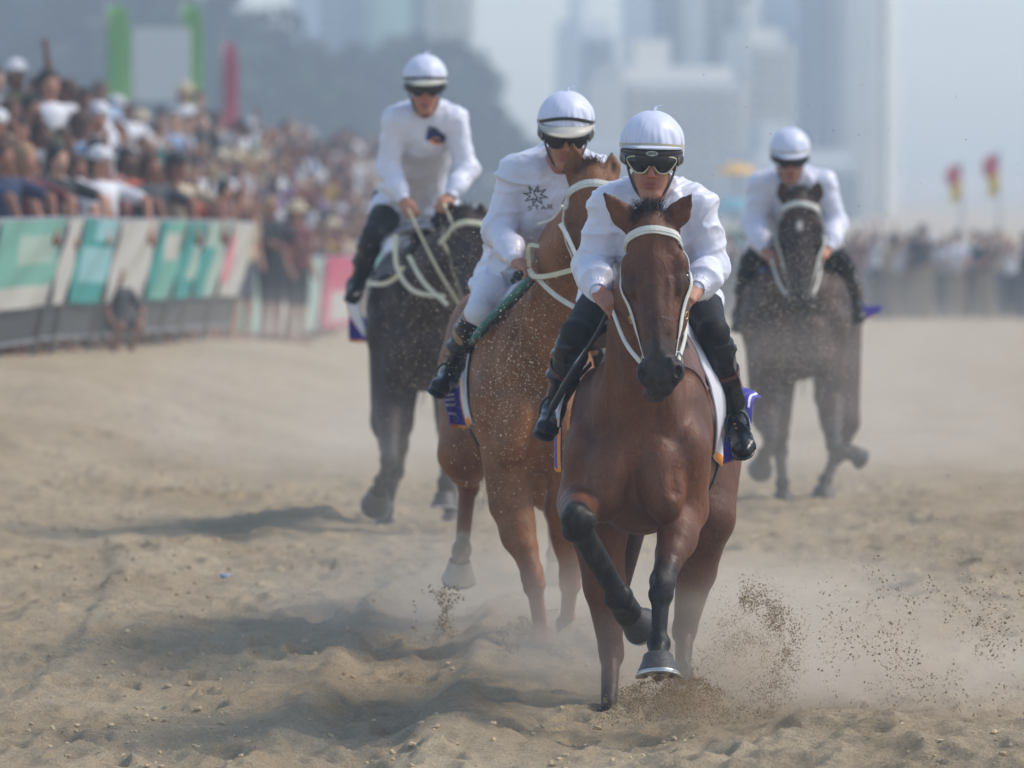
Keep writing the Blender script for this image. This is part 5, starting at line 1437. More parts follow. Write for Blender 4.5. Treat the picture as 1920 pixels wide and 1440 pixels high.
# ---- people
def person_geo(pose, h=.026):
    """one figure facing +x: body, top, lower garment, hair, straw hat, cap"""
    def arms(B, r0, r1, r2, hands=True, upper=1.0):
        for q in (-1, 1):
            sh = np.array([0, q*.175, 1.42])
            if pose == 'rest': el, wr = sh+[.0, q*.06, -.28], sh+[.10, q*.03, -.50]
            elif pose == 'lean': el, wr = sh+[.20, q*.06, -.20], sh+[.42, q*-.02, -.30]
            elif pose == 'film': el, wr = sh+[.20, q*.06, -.12], sh+[.30, q*-.06, .16]
            elif pose == 'reach': el, wr = sh+[.30, q*.05, -.10], sh+[.40, q*.0, -.40]
            elif pose == 'wave': el, wr = (sh+[.06, q*.10, .22], sh+[.10, q*.06, .48]) if q > 0 else (sh+[.02, q*.06, -.28], sh+[.12, q*.03, -.48])
            elif pose == 'crouch': el, wr = sh+[.18, q*.10, -.24], sh+[.30, q*.05, -.48]
            if hands:
                B.cap(sh, el, r0, r1, .02); B.cap(el, wr, r1, r2, .02); d = unit(wr-el)
                B.ell(wr+d*.05, (.055, .028, .040), [d, np.array([0, 1, 0]), np.cross(d, [0, 1, 0])], .01)
            else: B.cap(sh, sh+(el-sh)*upper, r0, r1, .03)
    z = -.55 if pose == 'crouch' else 0
    bd = Flesh(.03)
    bd.ell((.0, 0, 1.66), (.085, .075, .105)); bd.ell((.03, 0, 1.60), (.06, .055, .07)); bd.cap((.075, 0, 1.64), (.105, 0, 1.615), .010, .015, .01)
    bd.cap((-.01, 0, 1.58), (-.02, 0, 1.44), .05, .06)
    bd.cap((-.02, -.10, 1.38), (-.02, .10, 1.38), .09); bd.cap((-.01, 0, 1.36), (0, 0, 1.0), .12, .12)
    for q in (-1, 1):
        if pose == 'crouch':
            bd.cap((0, q*.09, .95), (.36, q*.14, .98), .085, .06); bd.cap((.36, q*.14, .98), (.10, q*.14, .62), .055, .04); bd.ell((.17, q*.14, .59), (.12, .045, .035))
        else:
            bd.cap((0, q*.09, .92), (.01, q*.10, .48), .085, .055); bd.cap((.01, q*.10, .48), (-.02, q*.10, .09), .055, .036); bd.ell((.05, q*.10, .04), (.12, .045, .04))
    arms(bd, .048, .038, .028)
    tp = Flesh(.04); tp.cap((-.02, -.12, 1.39), (-.02, .12, 1.39), .085); tp.cap((-.01, 0, 1.36), (0, 0, 1.02), .145, .15); tp.cap((0, -.05, 1.0), (0, .05, 1.0), .13)
    arms(tp, .068, .060, .05, False, .75)
    lw = Flesh(.04); lw.cap((0, -.05, .98), (0, .05, .98), .135)
    for q in (-1, 1):
        if pose == 'crouch': lw.cap((0, q*.09, .95), (.30, q*.13, .98), .105, .08)
        else: lw.cap((0, q*.09, .92), (.01, q*.10, .56), .105, .085)
    hr = Flesh(.02); hr.ell((-.018, 0, 1.69), (.100, .092, .105)); hr.ell((-.05, 0, 1.60), (.06, .085, .10)); hr.ell((.08, 0, 1.625), (.06, .062, .075), None, .01, sub=True)
    ht = Flesh(.012); ht.ell((0, 0, 1.735), (.115, .10, .085)); ht.ell((0, 0, 1.70), (.20, .19, .018))
    cp = Flesh(.01); cp.ell((-.005, 0, 1.72), (.108, .095, .085)); cp.ell((.11, 0, 1.705), (.08, .07, .012))
    tr = Flesh(.04); tr.cap((0, -.05, .98), (0, .05, .98), .14)
    for q in (-1, 1): tr.cap((0, q*.09, .92), (.01, q*.11, .50), .12, .105); tr.cap((.01, q*.11, .50), (0, q*.12, .10), .105, .10)
    out = {}
    for k_, f_ in (('body', bd), ('shirt', tp), ('shorts', lw), ('trousers', tr), ('hair', hr), ('straw_hat', ht), ('cap', cp)):
        V, Q = f_.mesh(h if k_ not in ('straw_hat', 'cap') else .014); V = V+np.array([0, 0, z])
        o = mkmesh(k_, V, Q, mat('crowd_default')); COL.objects.unlink(o); out[k_] = o.data; bpy.data.objects.remove(o)
    return out
POSES = {'rest': 'arms down', 'lean': 'leaning', 'film': 'filming', 'wave': 'waving'}
PG = {k_: person_geo(k_) for k_ in list(POSES)+['crouch', 'reach']}
SHIRTS = {'white': 'D8D8DC', 'black': '1C1D20', 'charcoal': '3C3E42', 'navy': '20304E', 'pale blue': '9DB4D0', 'maroon': '5E2428', 'beige': 'B8A68C', 'sea green': '4F8C82', 'lavender': '8A7AAE', 'mustard': 'A8862C', 'rust': '6E4232', 'grey': '86888C', 'salmon': 'A07468', 'olive': '55563A', 'orange': 'B8583A'}
SW = [20, 18, 10, 9, 6, 5, 9, 3, 3, 2, 2, 8, 2, 4, .5]
SKINS = ['A9765C', '8C5A44', 'B98C72', '6E4636']
HEADS = {'dark hair': ('hair', '1E1612'), 'brown hair': ('hair', '4A2E1E'), 'fair hair': ('hair', 'A08058'), 'straw hat': ('straw_hat', 'C8B896'), 'white cap': ('cap', 'CFCFD2'), 'black cap': ('cap', '222226')}
HW = [10, 9, 4, 3, 4, 3]
for k_, c_ in SHIRTS.items(): mat('top_'+k_, srgb(c_), .8, vary=.1, vscale=6)
for k_ in SKINS: mat('skin_'+k_, srgb(k_), .55)
for k_, (a_, c_) in HEADS.items(): mat('head_'+k_, srgb(c_), .75, vary=.15, vscale=30)
LOWER = ['20222A', '5A5E66', '8E7C62', '34425E', 'B8B8B4']
for k_ in LOWER: mat('lower_'+k_, srgb(k_), .8)
mat('top_lime', srgb('B4F020'), .6)
CR = random.Random(77)
USED = set()
def place_person(x, y, z, where, rz, group, shirt=None, head=None, pose=None, sc=None, label=None):
    for _ in range(200):
        sh = shirt or CR.choices(list(SHIRTS), SW)[0]; hd = head or CR.choices(list(HEADS), HW)[0]; po = pose or CR.choices(list(POSES), [3, 5, 6, 3])[0]
        lb = label or 'spectator in %s top, %s, %s, %s' % (sh, hd, POSES.get(po, 'crouching'), where)
        if lb not in USED: break
    else: return None
    USED.add(lb)
    root = empty('person', (x, y, z)); root.rotation_euler = (0, 0, rz)
    s_ = sc or CR.uniform(.92, 1.06); root.scale = (s_*CR.uniform(.95, 1.1), s_*CR.uniform(.95, 1.15), s_)
    tag(root, lb, 'spectator', group)
    part, hc_ = HEADS[hd]
    items = [('body', 'skin_'+CR.choice(SKINS)), ('shirt', 'top_'+sh), ('trousers' if 'far beach' in lb else 'shorts', 'lower_'+CR.choice(LOWER[:4] if 'far beach' in lb else LOWER)), (part, 'head_'+hd)]
    if part != 'hair': items.append(('hair', 'head_'+CR.choice(['dark hair', 'brown hair'])))
    for nm, m_ in items:
        o = bpy.data.objects.new(nm, PG[po][nm]); COL.objects.link(o); o.parent = root
        o.material_slots[0].link = 'OBJECT'; o.material_slots[0].material = MATS[m_]
    return root
def zone(px):
    for a_, s_ in ((70, 'at far left end'), (130, 'above narrow white banner'), (200, 'above teal block banner'), (260, 'under first green pillar'), (330, 'under pale screen'),
                   (400, 'under second green pillar'), (470, 'under red feather banner'), (540, 'above farther white banner'), (600, 'left of crimson banner'), (680, 'above crimson banner'),
                   (760, 'left of third jockey'), (2000, 'behind second jockey')):
        if px < a_: return s_
ROWN = ['front row', 'second row', 'third row', 'fourth row', 'fifth row', 'back row']
heads = []
def screen(x, y, z): return 960+x/y*F_PX, HORIZON+(CAM_H-z)/y*F_PX
cand = []
for _ in range(9000):
    D = 47+CR.random()**1.5*130
    row = int(CR.random()*7)
    x = fence_x(D)-.38-row*.62-CR.uniform(0, .35); 
    if 62 < D < 82 and row == 0: continue
    cand.append((D, x, row))
cand.sort()
nL = 0
SPECIAL = [(180, 'pale blue', 'brown hair', 'rest', 'tall spectator in a pale blue shirt standing high above the teal block banner'), (350, 'white', 'straw hat', 'lean', 'spectator under a broad cream straw hat, highest of the hats near the pale screen'), (100, 'white', 'dark hair', 'rest', 'spectator in a white shirt standing high at the left of the crowd')]
GRP = 'spectators packed behind the barriers on the left'
for D, x, row in cand:
    if nL >= 236: break
    z = zat(x, D)-.03; hx, hy = screen(x, D, z+1.68); sz = .24*F_PX/D
    if hx < -25 or hx > 935: continue
    if 62 < D < 90 and hx > 432 and hy > 470: continue
    if any(abs(hx-a)/(max(sz, s_)*.62) < 1 and abs(hy-b)/(max(sz, s_)*.70) < 1 for a, b, s_ in heads): continue
    rz = R(-62)+CR.uniform(-.5, .5) if CR.random() < .85 else CR.uniform(0, 6)
    sp_ = [q for q in SPECIAL if abs(hx-q[0]) < 14 and hy < 200]
    if sp_:
        SPECIAL.remove(sp_[0]); q = sp_[0]; place_person(x, D, z, '', R(-62), GRP, shirt=q[1], head=q[2], pose=q[3], sc=1.1, label=q[4]); heads.append((hx, hy, sz)); nL += 1; continue
    if place_person(x, D, z, '%s, %s' % (ROWN[min(row, 5)], zone(hx)), rz, GRP) is not None:
        heads.append((hx, hy, sz)); nL += 1
# people the photo shows plainly
def spot(px, D, **kw):
    x = (px-960)/F_PX*D; place_person(x, D, zat(x, D)-.03, '', R(-62), GRP, **kw)
spot(222, 55.0, shirt='charcoal', head='brown hair', pose='crouch', sc=.62, label='small brown-haired child crouching in front of the white barrier banner')
for px_, D_, sh_, hd_, po_, off_, lb_ in (
    (15, 51.6, 'navy', 'brown hair', 'reach', .02, 'spectator in navy top reaching bare arms over the far left barrier'),
    (75, 52.6, 'maroon', 'fair hair', 'reach', .0, 'fair-haired spectator in maroon top reaching down over the narrow white banner'),
    (128, 54.0, 'black', 'dark hair', 'reach', .0, 'dark-haired spectator in black top leaning arms over the teal block banner'),
    (205, 56.0, 'white', 'white cap', 'reach', .0, 'spectator in white top and white cap reaching over the plain white banner'),
    (300, 58.6, 'charcoal', 'brown hair', 'reach', .0, 'spectator in charcoal top leaning arms over the half teal banner'),
    (352, 60.0, 'beige', 'black cap', 'reach', .0, 'spectator in beige top and black cap reaching over the pale green banner'),
    (422, 70.0, 'rust', 'dark hair', 'film', None, 'spectator in rust top standing out on the sand where the near barriers end'),
    (452, 74.0, 'beige', 'brown hair', 'rest', None, 'spectator in beige top standing on the sand before the farther sea green banner'),
    (556, 80.0, 'maroon', 'straw hat', 'rest', None, 'spectator in maroon top and straw hat standing before the farther pale banner'),
    (508, 77.0, 'black', 'fair hair', 'lean', None, 'fair-haired spectator in black top standing before the farther white banner')):
    x_ = fence_x(D_)-.16 if off_ is not None else (px_-960)/F_PX*D_
    place_person(x_, D_, zat(x_, D_)-.03, '', R(-40), GRP, shirt=sh_, head=hd_, pose=po_, sc=1.0, label=lb_)
# lime ball held up at the barrier
g = Flesh(.01); c_ = P(62, 361, 55.2); g.ell(c_, (.062, .062, .062)); v_, f_ = g.mesh(.012); tag(mkmesh('ball', v_, f_, MATS['top_lime']), 'bright lime green ball held up over the barrier at far left', 'ball')
# right-hand crowd on the far beach
heads = []; nR = 0
cand = sorted((CR.uniform(128, 160), CR.uniform(.3, 12.5)) for _ in range(2500))
RZ = lambda px: 'behind last horse' if px < 1600 else ('left of flags' if px < 1760 else ('below flags' if px < 1880 else 'right edge'))
DN = lambda D: 'nearest' if D < 132 else ('second' if D < 138 else ('middle' if D < 146 else 'rearmost'))
for D, x in cand:
    if nR >= 52: break
    z = zat(x, D); hx, hy = screen(x, D, z+1.68); sz = .24*F_PX/D
    if hx < 1340 or hx > 1935 or 1420 < hx < 1560: continue
    if any(abs(hx-a) < s_*.72 and abs(hy-b) < s_*.9 for a, b, s_ in heads): continue
    if place_person(x, D, z, 'far beach, %s line, %s' % (DN(D), RZ(hx)), R(-110)+CR.uniform(-.5, .5), 'spectators standing across the far beach') is not None:
        heads.append((hx, hy, sz)); nR += 1
print('PEOPLE', nL, nR, time.time()-T0)
# ================================================================== flags, umbrellas, trees, buildings
def pole_banner(px, y0, y1, D, wd, col, label, name='feather_banner', cat='banner'):
    base = P(px, y1, D); top = P(px, y0, D); wm = wd/F_PX*D
    base[2] = zat(base[0], D); root = empty(name, base); tag(root, label, cat)
    g = Geo(); g.tube([base+[-wm*.5, 0, 0], [base[0]-wm*.5, D, top[2]+.05]], .03, 6); g.build('pole', MATS['galv'], root)
    rows = []
    for i in range(8):
        z = top[2]+(base[2]+.3-top[2])*i/7; w_ = wm*(1 if i else .8)
        rows.append([np.array([base[0]-wm*.5+w_*k/3, D+.05*math.sin(i+k), z]) for k in range(4)])
    sheet('banner_cloth', rows, .02, mat('bn_'+col, srgb(col), .7, vary=.1, vscale=2), root, 3)
pole_banner(222, 12, 200, 120, 46, '6FA85A', 'tall leaf green banner pillar left of the pale screen')
pole_banner(360, 8, 180, 121, 42, '6FA85A', 'second green banner pillar rising behind the right side of the screen')
pole_banner(432, 82, 230, 118, 30, 'B04A5E', 'red feather banner right of the green pillars')
scr = empty('event_screen', (P(302, 200, 117)[0], 117, zat(P(302, 200, 117)[0], 117))); tag(scr, 'pale rectangular event screen between the two green pillars', 'screen')
g = Geo(); a_, b_ = P(250, 52, 117), P(356, 190, 117); g.box((a_+b_)/2, (b_[0]-a_[0], .25, a_[2]-b_[2])); g.build('panel', mat('screen_pale', srgb('C2C8C8'), .6), scr, False)
g = Geo(); [g.tube([np.array([x_, 117.1, b_[2]]), np.array([x_, 117.1, zat(x_, 117)])], .06, 6) for x_ in (a_[0]+.1, b_[0]-.1)]; g.build('leg', MATS['galv'], scr)
def umbrella(px, py, D, r, col, label, hgt=2.0):
    top = P(px, py, D); gz = zat(top[0], D); root = empty('beach_umbrella', (top[0], D, gz)); tag(root, label, 'umbrella')
    V = [top]; n = 16
    for k, (rr, dz) in enumerate(((.35, .06), (.7, .2), (1, .42))):
        for i in range(n): V.append(top+np.array([math.cos(2*math.pi*i/n)*r*rr, math.sin(2*math.pi*i/n)*r*rr, -dz*r*(1+.08*(i % 2))]))
    Fc = [(0, 1+i, 1+(i+1) % n) for i in range(n)]
    for k in range(2): Fc += [(1+k*n+i, 1+(k+1)*n+i, 1+(k+1)*n+(i+1) % n, 1+k*n+(i+1) % n) for i in range(n)]
    o = len(V); V += [v-np.array([0, 0, .02]) for v in V]; Fc += [tuple(x+o for x in f[::-1]) for f in Fc]
    mkmesh('canopy', V, Fc, mat('um_'+col, srgb(col), .7), root)
    g = Geo(); g.tube([top, np.array([top[0], D, gz])], .025, 6); g.build('pole', MATS['galv'], root)
umbrella(1381, 306, 150, .52, 'E8B860', 'yellow beach umbrella left of the last jockey')
umbrella(1376, 372, 146, .50, '6FA8B4', 'blue beach umbrella below the yellow one')
pole_banner(1380, 432, 560, 140, 50, '4FA08A', 'teal banner standing behind the last horse')
def lifeflag(px, y0, y1, D, label, ybase=560):
    top = P(px, y0, D); bot = P(px, y1, D); b0 = np.array([top[0]+.12, D, zat(top[0], D)])
    root = empty('lifesaving_flag', b0); tag(root, label, 'flag', 'red and yellow lifesaving flags')
    g = Geo(); g.tube([b0, np.array([top[0]+.12, D, top[2]+.1])], .022, 6); g.build('pole', MATS['galv'], root)
    rows = []
    for i in range(9):
        z = top[2]+(bot[2]-top[2])*i/8; rows.append([np.array([top[0]+.11-w_*(.22+.06*math.sin(i*.8)), D+.08*math.sin(i*.9+w_*3), z-.05*w_]) for w_ in (0, .4, .8, 1.2)])
    sheet('flag_cloth', rows, .012, [mat('flag_red', srgb('B0505A'), .7), mat('flag_yellow', srgb('E0C030'), .7)], root, 4, lambda i, j_: 0 if i < .5 else 1)
lifeflag(1792, 308, 376, 138, 'red and yellow lifesaving flag on the left of the two')
lifeflag(1862, 288, 366, 134, 'taller red and yellow lifesaving flag on the right')
# ---- trees
mat('bark', srgb('5A4A3C'), .9, bump=.5, bscale=8)
for i_, c_ in enumerate(('2E3A24', '3A4A2C', '26301F')): mat('leaf%d' % i_, srgb(c_), .7, vary=.5, vscale=.8)
def tree(px, ytop, D, rad, label, seed, kind=0):
    rad *= (D+160)/D; D += 160
    rg = np.random.RandomState(seed); x = (px-960)/F_PX*D; gz = zat(x, D); top = CAM_H-(ytop-HORIZON)/F_PX*D; H_ = top-gz
    root = empty('tree', (x, D, gz)); tag(root, label, 'tree', 'dark trees behind the spectators')
    g = Geo(); base = np.array([x, D, gz]); th = H_*.55
    g.tube([base, base+[.1, 0, th*.5], base+[0, .1, th]], [.35, .28, .2], 8)
    cen = []
    for i in range(9):
        a = rg.uniform(0, 6.28); e = base+np.array([math.cos(a)*rad*.75, math.sin(a)*rad*.75, H_*rg.uniform(.35, .92)]); g.tube([base+[0, 0, th*rg.uniform(.5, 1)], e], [.13, .05], 6); cen.append(e)
    g.build('trunk', MATS['bark'], root)
    N = 5200; C_ = []
    for i in range(46):
        a = rg.uniform(0, 6.28); t = rg.rand(); rr = rad*math.sqrt(max(.05, 1-abs(t*2-.9)**2.2))*rg.uniform(.3, 1); C_.append((x+math.cos(a)*rr, D+math.sin(a)*rr, gz+H_*(.12+.84*t), rad*rg.uniform(.16, .34)))
    C_ = np.array(C_); pick = rg.randint(0, len(C_), N); n3 = rg.normal(size=(N, 3)); n3 /= np.linalg.norm(n3, axis=1, keepdims=True)
    pos = C_[pick, :3]+n3*(C_[pick, 3:4]*rg.rand(N, 1)**.35)
    u = rg.normal(size=(N, 3)); u /= np.linalg.norm(u, axis=1, keepdims=True); v = np.cross(u, rg.normal(size=(N, 3))); v /= np.linalg.norm(v, axis=1, keepdims=True)
    s_ = rg.uniform(.10, .28, (N, 1))*max(.8, rad/2.6)
    V = np.stack([pos-u*s_, pos+v*s_*.6, pos+u*s_, pos-v*s_*.6], 1).reshape(-1, 3); Fc = np.arange(4*N).reshape(N, 4)
    mkmesh('crown', V, Fc, MATS['leaf%d' % (seed % 3)], root, False)
TREES = [(-40, -60, 190, 3.2, 'tree at the far left edge, its crown running out of the picture'), (70, -90, 200, 3.0, 'tall tree second from the left behind the spectators'), (170, -70, 185, 2.6, 'tree behind the first green pillar'),
         (265, -80, 200, 2.6, 'tree behind the pale screen'), (352, -60, 205, 2.4, 'tree behind the second green pillar'), (438, -20, 195, 2.3, 'tree behind the red feather banner'), (512, 60, 210, 2.2, 'tree at the gap left of the glass tower'),
         (600, 120, 200, 2.2, 'rounded tree left of the third jockey'), (675, 95, 215, 2.4, 'tree just left of the third jockey'), (765, 78, 220, 2.4, 'tree directly behind the third jockey'), (842, 82, 225, 2.1, 'tree right of the third jockey'),
         (905, 190, 220, 1.7, 'lower tree between the second and third jockeys'), (960, 262, 215, 1.5, 'lowest tree behind the second jockey'), (120, 60, 170, 3.0, 'lower bushy tree in front of the taller ones at left'),
         (300, 70, 172, 2.8, 'lower bushy tree between the green pillars'), (470, 110, 178, 2.6, 'lower bushy tree right of the red feather banner'), (560, 170, 182, 2.0, 'low bush-like tree over the spectators by the crimson banner')]
for i_, t_ in enumerate(TREES): tree(*t_, 100+i_)
# ---- buildings
def building(px0, px1, ytop, D, depth, wall, glass, label, floors, name='apartment_tower', bays=5, dark=0.6, ybot=330, balc=True, rot=26):
    D *= .55; depth *= .3
    x0, x1 = (px0-960)/F_PX*D, (px1-960)/F_PX*D; zt = CAM_H-(ytop-HORIZON)/F_PX*D; zb = -2.5
    root = empty(name, ((x0+x1)/2, D, zb)); root.rotation_euler = (0, 0, R(60 if px1-px0 < 60 else rot)); tag(root, label, 'building', 'high-rise buildings beyond the beach')
    mw, mg = mat('wall_'+wall, srgb(wall), .8, vary=.08, vscale=.2), mat('glass_'+glass, srgb(glass), .25)
    g = Geo(); g.box(((x0+x1)/2, D+depth/2, (zt+zb)/2), (x1-x0, depth, zt-zb)); g.build('wall', mw, root, False)
    fh = (zt-zb)/floors; bw = (x1-x0)/bays
    for f in range(floors):
        z = zb+(f+.5)*fh; g = Geo(); g.box(((x0+x1)/2, D-.03, z), ((x1-x0)*.94, .30, fh*.55)); g.build('window_band', mg, root, False)
        if balc:
            g = Geo(); g.box(((x0+x1)/2, D-.8, zb+(f+.08)*fh), ((x1-x0)*.96, 1.6, fh*.16)); g.build('balcony', mw, root, False)
    for k in range(bays+1):
        g = Geo(); g.box((x0+k*bw, D-.3, (zt+zb)/2), (bw*(1-dark)*(.5 if k in (0, bays) else 1)+.1, .5, zt-zb-.2)); g.build('pier', mw, root, False)
    g = Geo(); g.box(((x0+x1)/2, D+depth/2, zt+.5), ((x1-x0)*.92, depth*.9, 1)); g.box((x0+(x1-x0)*.35, D+depth/2, zt+2), ((x1-x0)*.3, depth*.4, 2)); g.build('roof', mw, root, False)
BL = [(586, 745, -60, 820, 14, 'B4C8D0', '8CAAB8', 'blue glazed tower at top behind the third jockey', 24, 6, .8), (745, 804, -60, 818, 12, 'B8D8C8', '7FB8A4', 'slim pale green tower joined to the blue glazed one', 24, 2, .7), (804, 884, -50, 816, 14, 'D8D8CC', '9AA4A8', 'white balconied tower right of the pale green one', 22, 3, .5),
      (1082, 1150, 62, 900, 14, 'DCE0E0', 'AAB2B8', 'pale slab block left of the grey stepped building', 20, 3, .5), (1150, 1400, 150, 860, 18, 'E0DCD0', '8C969E', 'broad grey stepped building behind the leading jockeys', 12, 8, .8), (1212, 1310, -70, 890, 16, 'D8DDE0', '8A949C', 'grey tower rising above the broad stepped building', 28, 3, .7),
      (1310, 1412, -80, 884, 16, 'F0EBDC', '8E989E', 'white and grey striped tower in the middle of the cluster', 30, 3, .55), (1400, 1482, 78, 870, 14, 'E0DCCE', '868E94', 'lower white block left of the dark tower', 18, 3, .5), (1482, 1622, -90, 876, 18, 'C8D0D6', '78848F', 'dark glazed tower with its sunlit side as a white slab at right', 34, 5, .85),
      (1622, 1668, -90, 874, 16, 'F4F0E2', '9EA4A6', 'narrow white slab painted as the sunlit right side of the dark tower', 34, 1, .3), (1400, 1620, 310, 780, 18, 'C6C8C4', '8E9698', 'long low building behind the last jockey', 8, 9, .6), (1075, 1180, 285, 760, 18, 'B6BABA', '92999C', 'low grey building between the second and leading jockeys', 8, 5, .7)]  # white slab: sunlit flank of the dark tower, put into the wall colour
for (a_, b_, yt, D, dp, wl, gl, lb, fl, ba, dk) in BL: building(a_, b_, yt, D, dp, wl, gl, lb, fl, bays=ba, dark=dk)
# ---- hazy air over the beach
V = [(x, y, z) for x in (-450, 450) for y in (-40, 900) for z in (-4, 75)]
mh = bpy.data.materials.new('haze'); mh.use_nodes = True; t = mh.node_tree; t.nodes.clear()
pv_ = t.nodes.new('ShaderNodeVolumePrincipled'); pv_.inputs['Color'].default_value = (.69, .83, .97, 1); pv_.inputs['Density'].default_value = .0016; pv_.inputs['Anisotropy'].default_value = .15
mo = t.nodes.new('ShaderNodeOutputMaterial'); t.links.new(pv_.outputs[0], mo.inputs['Volume'])
hz = mkmesh('haze', V, [(0, 1, 3, 2), (4, 6, 7, 5), (0, 4, 5, 1), (2, 3, 7, 6), (0, 2, 6, 4), (1, 5, 7, 3)], mh, None, False); tag(hz, 'pale hazy air hanging over the whole beach', 'haze', kind='stuff')
print('BACK', time.time()-T0)
# ================================================================== flying sand and dust
rg = np.random.RandomState(91)
mat('grain_pale', srgb('D8C8AC'), .9, spec=.2)
mat('grain_brown', srgb('9A8463'), .95, spec=.1, vary=.3, vscale=60)  # browner and darker grains than the ground sand
mat('grain_dark', srgb('5E5040'), .95, spec=.1)
def cloud(name, n, fn, m, label, smin, smax, pw=3, seed=0):
    C_ = []; S_ = []
    while len(C_) < n:
        q = fn()
        if q is None: continue
        px, py, D = q; c = P(px, py, D)
        if c[2] < zat(c[0], c[1])+.004: continue
        C_.append(c); S_.append((smin+(smax-smin)*rg.rand()**pw)*D/25)
    tag(octs(name, C_, S_, m, seed), label, 'flying sand', kind='stuff')
def box(x0, x1, y0, y1, D0, D1, cx=None, cy=None, sx=None, sy=None, clump=0):
    def f():
        if cx is None: x, y = rg.uniform(x0, x1), rg.uniform(y0, y1)
        else: x, y = rg.normal(cx, sx), rg.normal(cy, sy)
        if clump and vn2(x/38+7, y/38)+.5*vn2(x/15, y/15) < clump*rg.uniform(-.3, 1): return None
        if not (x0 < x < x1 and y0 < y < y1): return None
        return x, y, rg.uniform(D0, D1)
    return f
cloud('flying_sand', 2100, box(840, 1075, 420, 960, 26.4, 27.5, 960, 690, 62, 130), MATS['grain_pale'], 'pale sand grains spattering in front of the chestnut horse', .0012, .0036, 2.5)
cloud('flying_sand', 1700, box(690, 930, 330, 820, 29, 33.5, 850, 590, 75, 120), MATS['grain_pale'], 'pale sand grains hanging in front of the near-black horse', .0011, .0030, 2.5)
cloud('flying_sand', 4600, box(1370, 1660, 280, 930, 29, 36.5, 1490, 630, 75, 150), MATS['grain_pale'], 'pale sand grains hanging in front of the dark brown horse at right', .0010, .0030, 2.2)
def arc():
    t = rg.rand(); r = rg.normal(1, .16); a = R(-75+165*t)
    x = 1385+95*r*math.cos(a); y = 1225-108*r*math.sin(a)
    if x < 1290 or x > 1545: return None
    if vn2(x/22+3, y/22)+.6*vn2(x/9, y/9) < rg.uniform(-.45, .25): return None
    return x, y, rg.uniform(25.0, 25.9)
cloud('flying_sand', 7000, arc, MATS['grain_brown'], 'curved spray of brown sand thrown up right of the leading horse', .0008, .0054, 4.6, 3)
def fill():
    x, y = rg.normal(1395, 55), rg.normal(1215, 62)
    if not (1285 < x < 1520 and 1100 < y < 1330): return None
    if vn2(x/30+3, y/30)+.6*vn2(x/12, y/12) < rg.uniform(-.5, .4): return None
    return x, y, rg.uniform(25.0, 26.0)
cloud('flying_sand', 8000, fill, MATS['grain_brown'], 'loose grains filling the spray right of the leading horse', .0007, .0036, 4.2, 4)
cloud('flying_sand', 8000, box(1530, 1950, 1040, 1345, 24.4, 26.8, 1760, 1220, 150, 80, -.25), MATS['grain_brown'], 'wide spray of brown sand clods at the right edge', .0008, .0070, 6, 5)
def under():
    x = rg.normal(1262, 62); t = (x-1262)/130
    if abs(t) > 1.25: return None
    top = 1272+50*t*t+14*vn2(x/13, 3); y = top+abs(rg.normal(0, 34))-rg.exponential(6)
    if y > 1360: return None
    if vn2(x/16, y/11) < rg.uniform(-.5, .15)-.2*(y > top+30): return None
    return x, y, rg.uniform(24.55, 25.2)
cloud('flying_sand', 12000, under, MATS['grain_brown'], 'dense brown burst of sand under the lifted front hoof', .0010, .0046, 3.2, 6)
cloud('flying_sand', 2300, box(930, 1095, 1140, 1245, 27.2, 28.3, 1005, 1200, 45, 22, .1), MATS['grain_brown'], 'dark burst of sand round the planted hoof of the chestnut horse', .0012, .0050, 3, 7)
cloud('flying_sand', 700, box(770, 870, 1095, 1205, 27.4, 28.6, 825, 1150, 24, 26, .2), MATS['grain_brown'], 'small clods flung up below the raised pale hoof', .0013, .0075, 3, 8)
cloud('flying_sand', 420, box(1180, 1920, 30, 1100, 23.5, 27.5, 1560, 480, 190, 330), MATS['grain_dark'], 'dark specks of sand scattered in the air at right', .0009, .0034, 4, 9)
cloud('flying_sand', 260, box(300, 1180, 40, 1300, 23.8, 28, 800, 600, 200, 330), MATS['grain_brown'], 'sparse specks of sand in the air at left', .0009, .0030, 3, 10)
cloud('flying_sand', 2500, box(1290, 1920, 1000, 1300, 24.5, 28), MATS['grain_brown'], 'fine drifting sand low in the air at right', .0007, .0024, 3, 11)

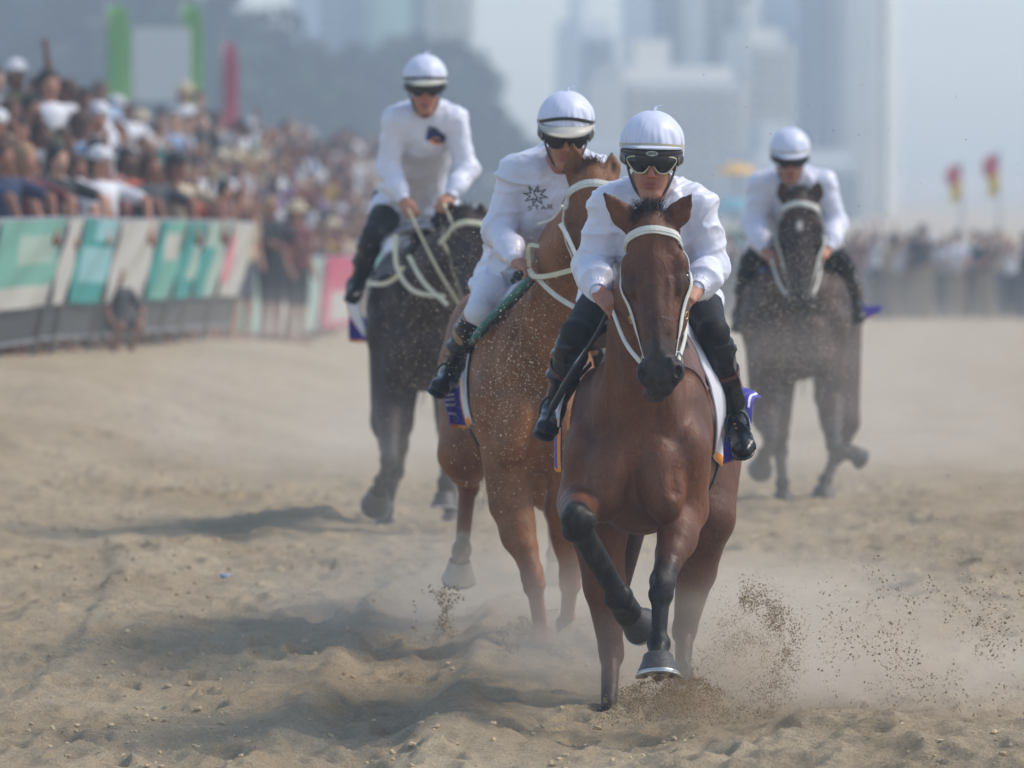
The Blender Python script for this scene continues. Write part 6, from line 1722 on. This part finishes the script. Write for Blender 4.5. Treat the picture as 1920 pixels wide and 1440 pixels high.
def dust(px, py, D, r, dens, label, seed=0, col=(.93, .86, .75)):
    c = P(px, py, D); r = np.array(r, float)
    m = bpy.data.materials.new('dust'); m.use_nodes = True; t = m.node_tree; t.nodes.clear(); L = t.links.new
    tc = t.nodes.new('ShaderNodeTexCoord'); sc = t.nodes.new('ShaderNodeVectorMath'); sc.operation = 'DIVIDE'; sc.inputs[1].default_value = tuple(r); L(tc.outputs['Object'], sc.inputs[0])
    ln = t.nodes.new('ShaderNodeVectorMath'); ln.operation = 'LENGTH'; L(sc.outputs[0], ln.inputs[0])
    n = t.nodes.new('ShaderNodeTexNoise'); n.inputs['Scale'].default_value = 2.2; n.inputs['Detail'].default_value = 4; n.noise_dimensions = '4D'; n.inputs['W'].default_value = seed*3.7
    mp = t.nodes.new('ShaderNodeMapping'); mp.inputs['Scale'].default_value = (.8, .5, 1.6); L(tc.outputs['Object'], mp.inputs[0]); L(mp.outputs[0], n.inputs['Vector'])
    a = t.nodes.new('ShaderNodeMapRange'); a.inputs[1].default_value = 1.0; a.inputs[2].default_value = .25; a.inputs[3].default_value = 0; a.inputs[4].default_value = 1; a.interpolation_type = 'SMOOTHSTEP'; L(ln.outputs['Value'], a.inputs[0])
    b = t.nodes.new('ShaderNodeMapRange'); b.inputs[1].default_value = .38; b.inputs[2].default_value = .68; b.inputs[3].default_value = .12; b.inputs[4].default_value = 1; L(n.outputs[0], b.inputs[0])
    mu = t.nodes.new('ShaderNodeMath'); mu.operation = 'MULTIPLY'; L(a.outputs[0], mu.inputs[0]); L(b.outputs[0], mu.inputs[1])
    m2 = t.nodes.new('ShaderNodeMath'); m2.operation = 'MULTIPLY'; m2.inputs[1].default_value = dens; L(mu.outputs[0], m2.inputs[0])
    v = t.nodes.new('ShaderNodeVolumePrincipled'); v.inputs['Color'].default_value = (*col, 1); v.inputs['Anisotropy'].default_value = .1; L(m2.outputs[0], v.inputs['Density'])
    o = t.nodes.new('ShaderNodeOutputMaterial'); L(v.outputs[0], o.inputs['Volume'])
    iv, if_ = ico(); V = []; Fc = []
    n_ = 20; k_ = 12
    for i in range(k_+1):
        for q in range(n_):
            th = math.pi*i/k_; ph = 2*math.pi*q/n_; V.append((r[0]*math.sin(th)*math.cos(ph), r[1]*math.sin(th)*math.sin(ph), r[2]*math.cos(th)))
    for i in range(k_):
        for q in range(n_): Fc.append((i*n_+q, (i+1)*n_+q, (i+1)*n_+(q+1) % n_, i*n_+(q+1) % n_))
    ob = mkmesh('dust', V, Fc, m, None, True); ob.location = Vector(c); tag(ob, label, 'dust', kind='stuff')
dust(1400, 1190, 26.6, (1.6, 1.3, .46), 1.6, 'pale dust cloud drifting right of the leading horse')
dust(980, 1130, 28.9, (1.5, 1.6, .52), 1.3, 'pale dust cloud behind the legs of the chestnut horse', 1)
dust(1650, 1270, 25.6, (1.3, .9, .24), 1.7, 'low dust cloud trailing over the sand at the right', 2)
dust(1150, 820, 44.0, (5.2, 4.6, 1.6), .36, 'broad dust cloud behind the whole field of horses', 3)
dust(1275, 1318, 24.95, (.24, .30, .085), 14, 'thick brown puff of sand bursting from under the lifted front hoof', 4, (.62, .50, .36))
dust(1400, 1225, 25.5, (.24, .35, .22), 2.6, 'tan haze inside the curved spray right of the leading horse', 5, (.78, .66, .50))
dust(1015, 1195, 27.7, (.22, .30, .09), 6, 'brown puff of sand round the planted hoof of the chestnut horse', 6, (.62, .50, .36))
dust(1740, 1210, 25.6, (.50, .7, .26), 1.4, 'tan haze inside the wide spray at the right', 7, (.82, .70, .54))
dust(1500, 800, 33.5, (1.3, 2.4, .95), .13, 'pale dust hanging in front of the dark brown horse at right', 8)
dust(800, 870, 32.5, (1.2, 1.8, .55), .14, 'pale dust round the legs of the near-black horse', 9)
print('AIR', time.time()-T0)
if 'TESTGROUND' in BUILD:
    mkmesh('sand', [(-300,10,-.0),(300,10,0),(300,900,0),(-300,900,0)], [(0,1,2,3)], mat('s', srgb('B8A88C'), .9))
print('SCRIPT', time.time()-T0)
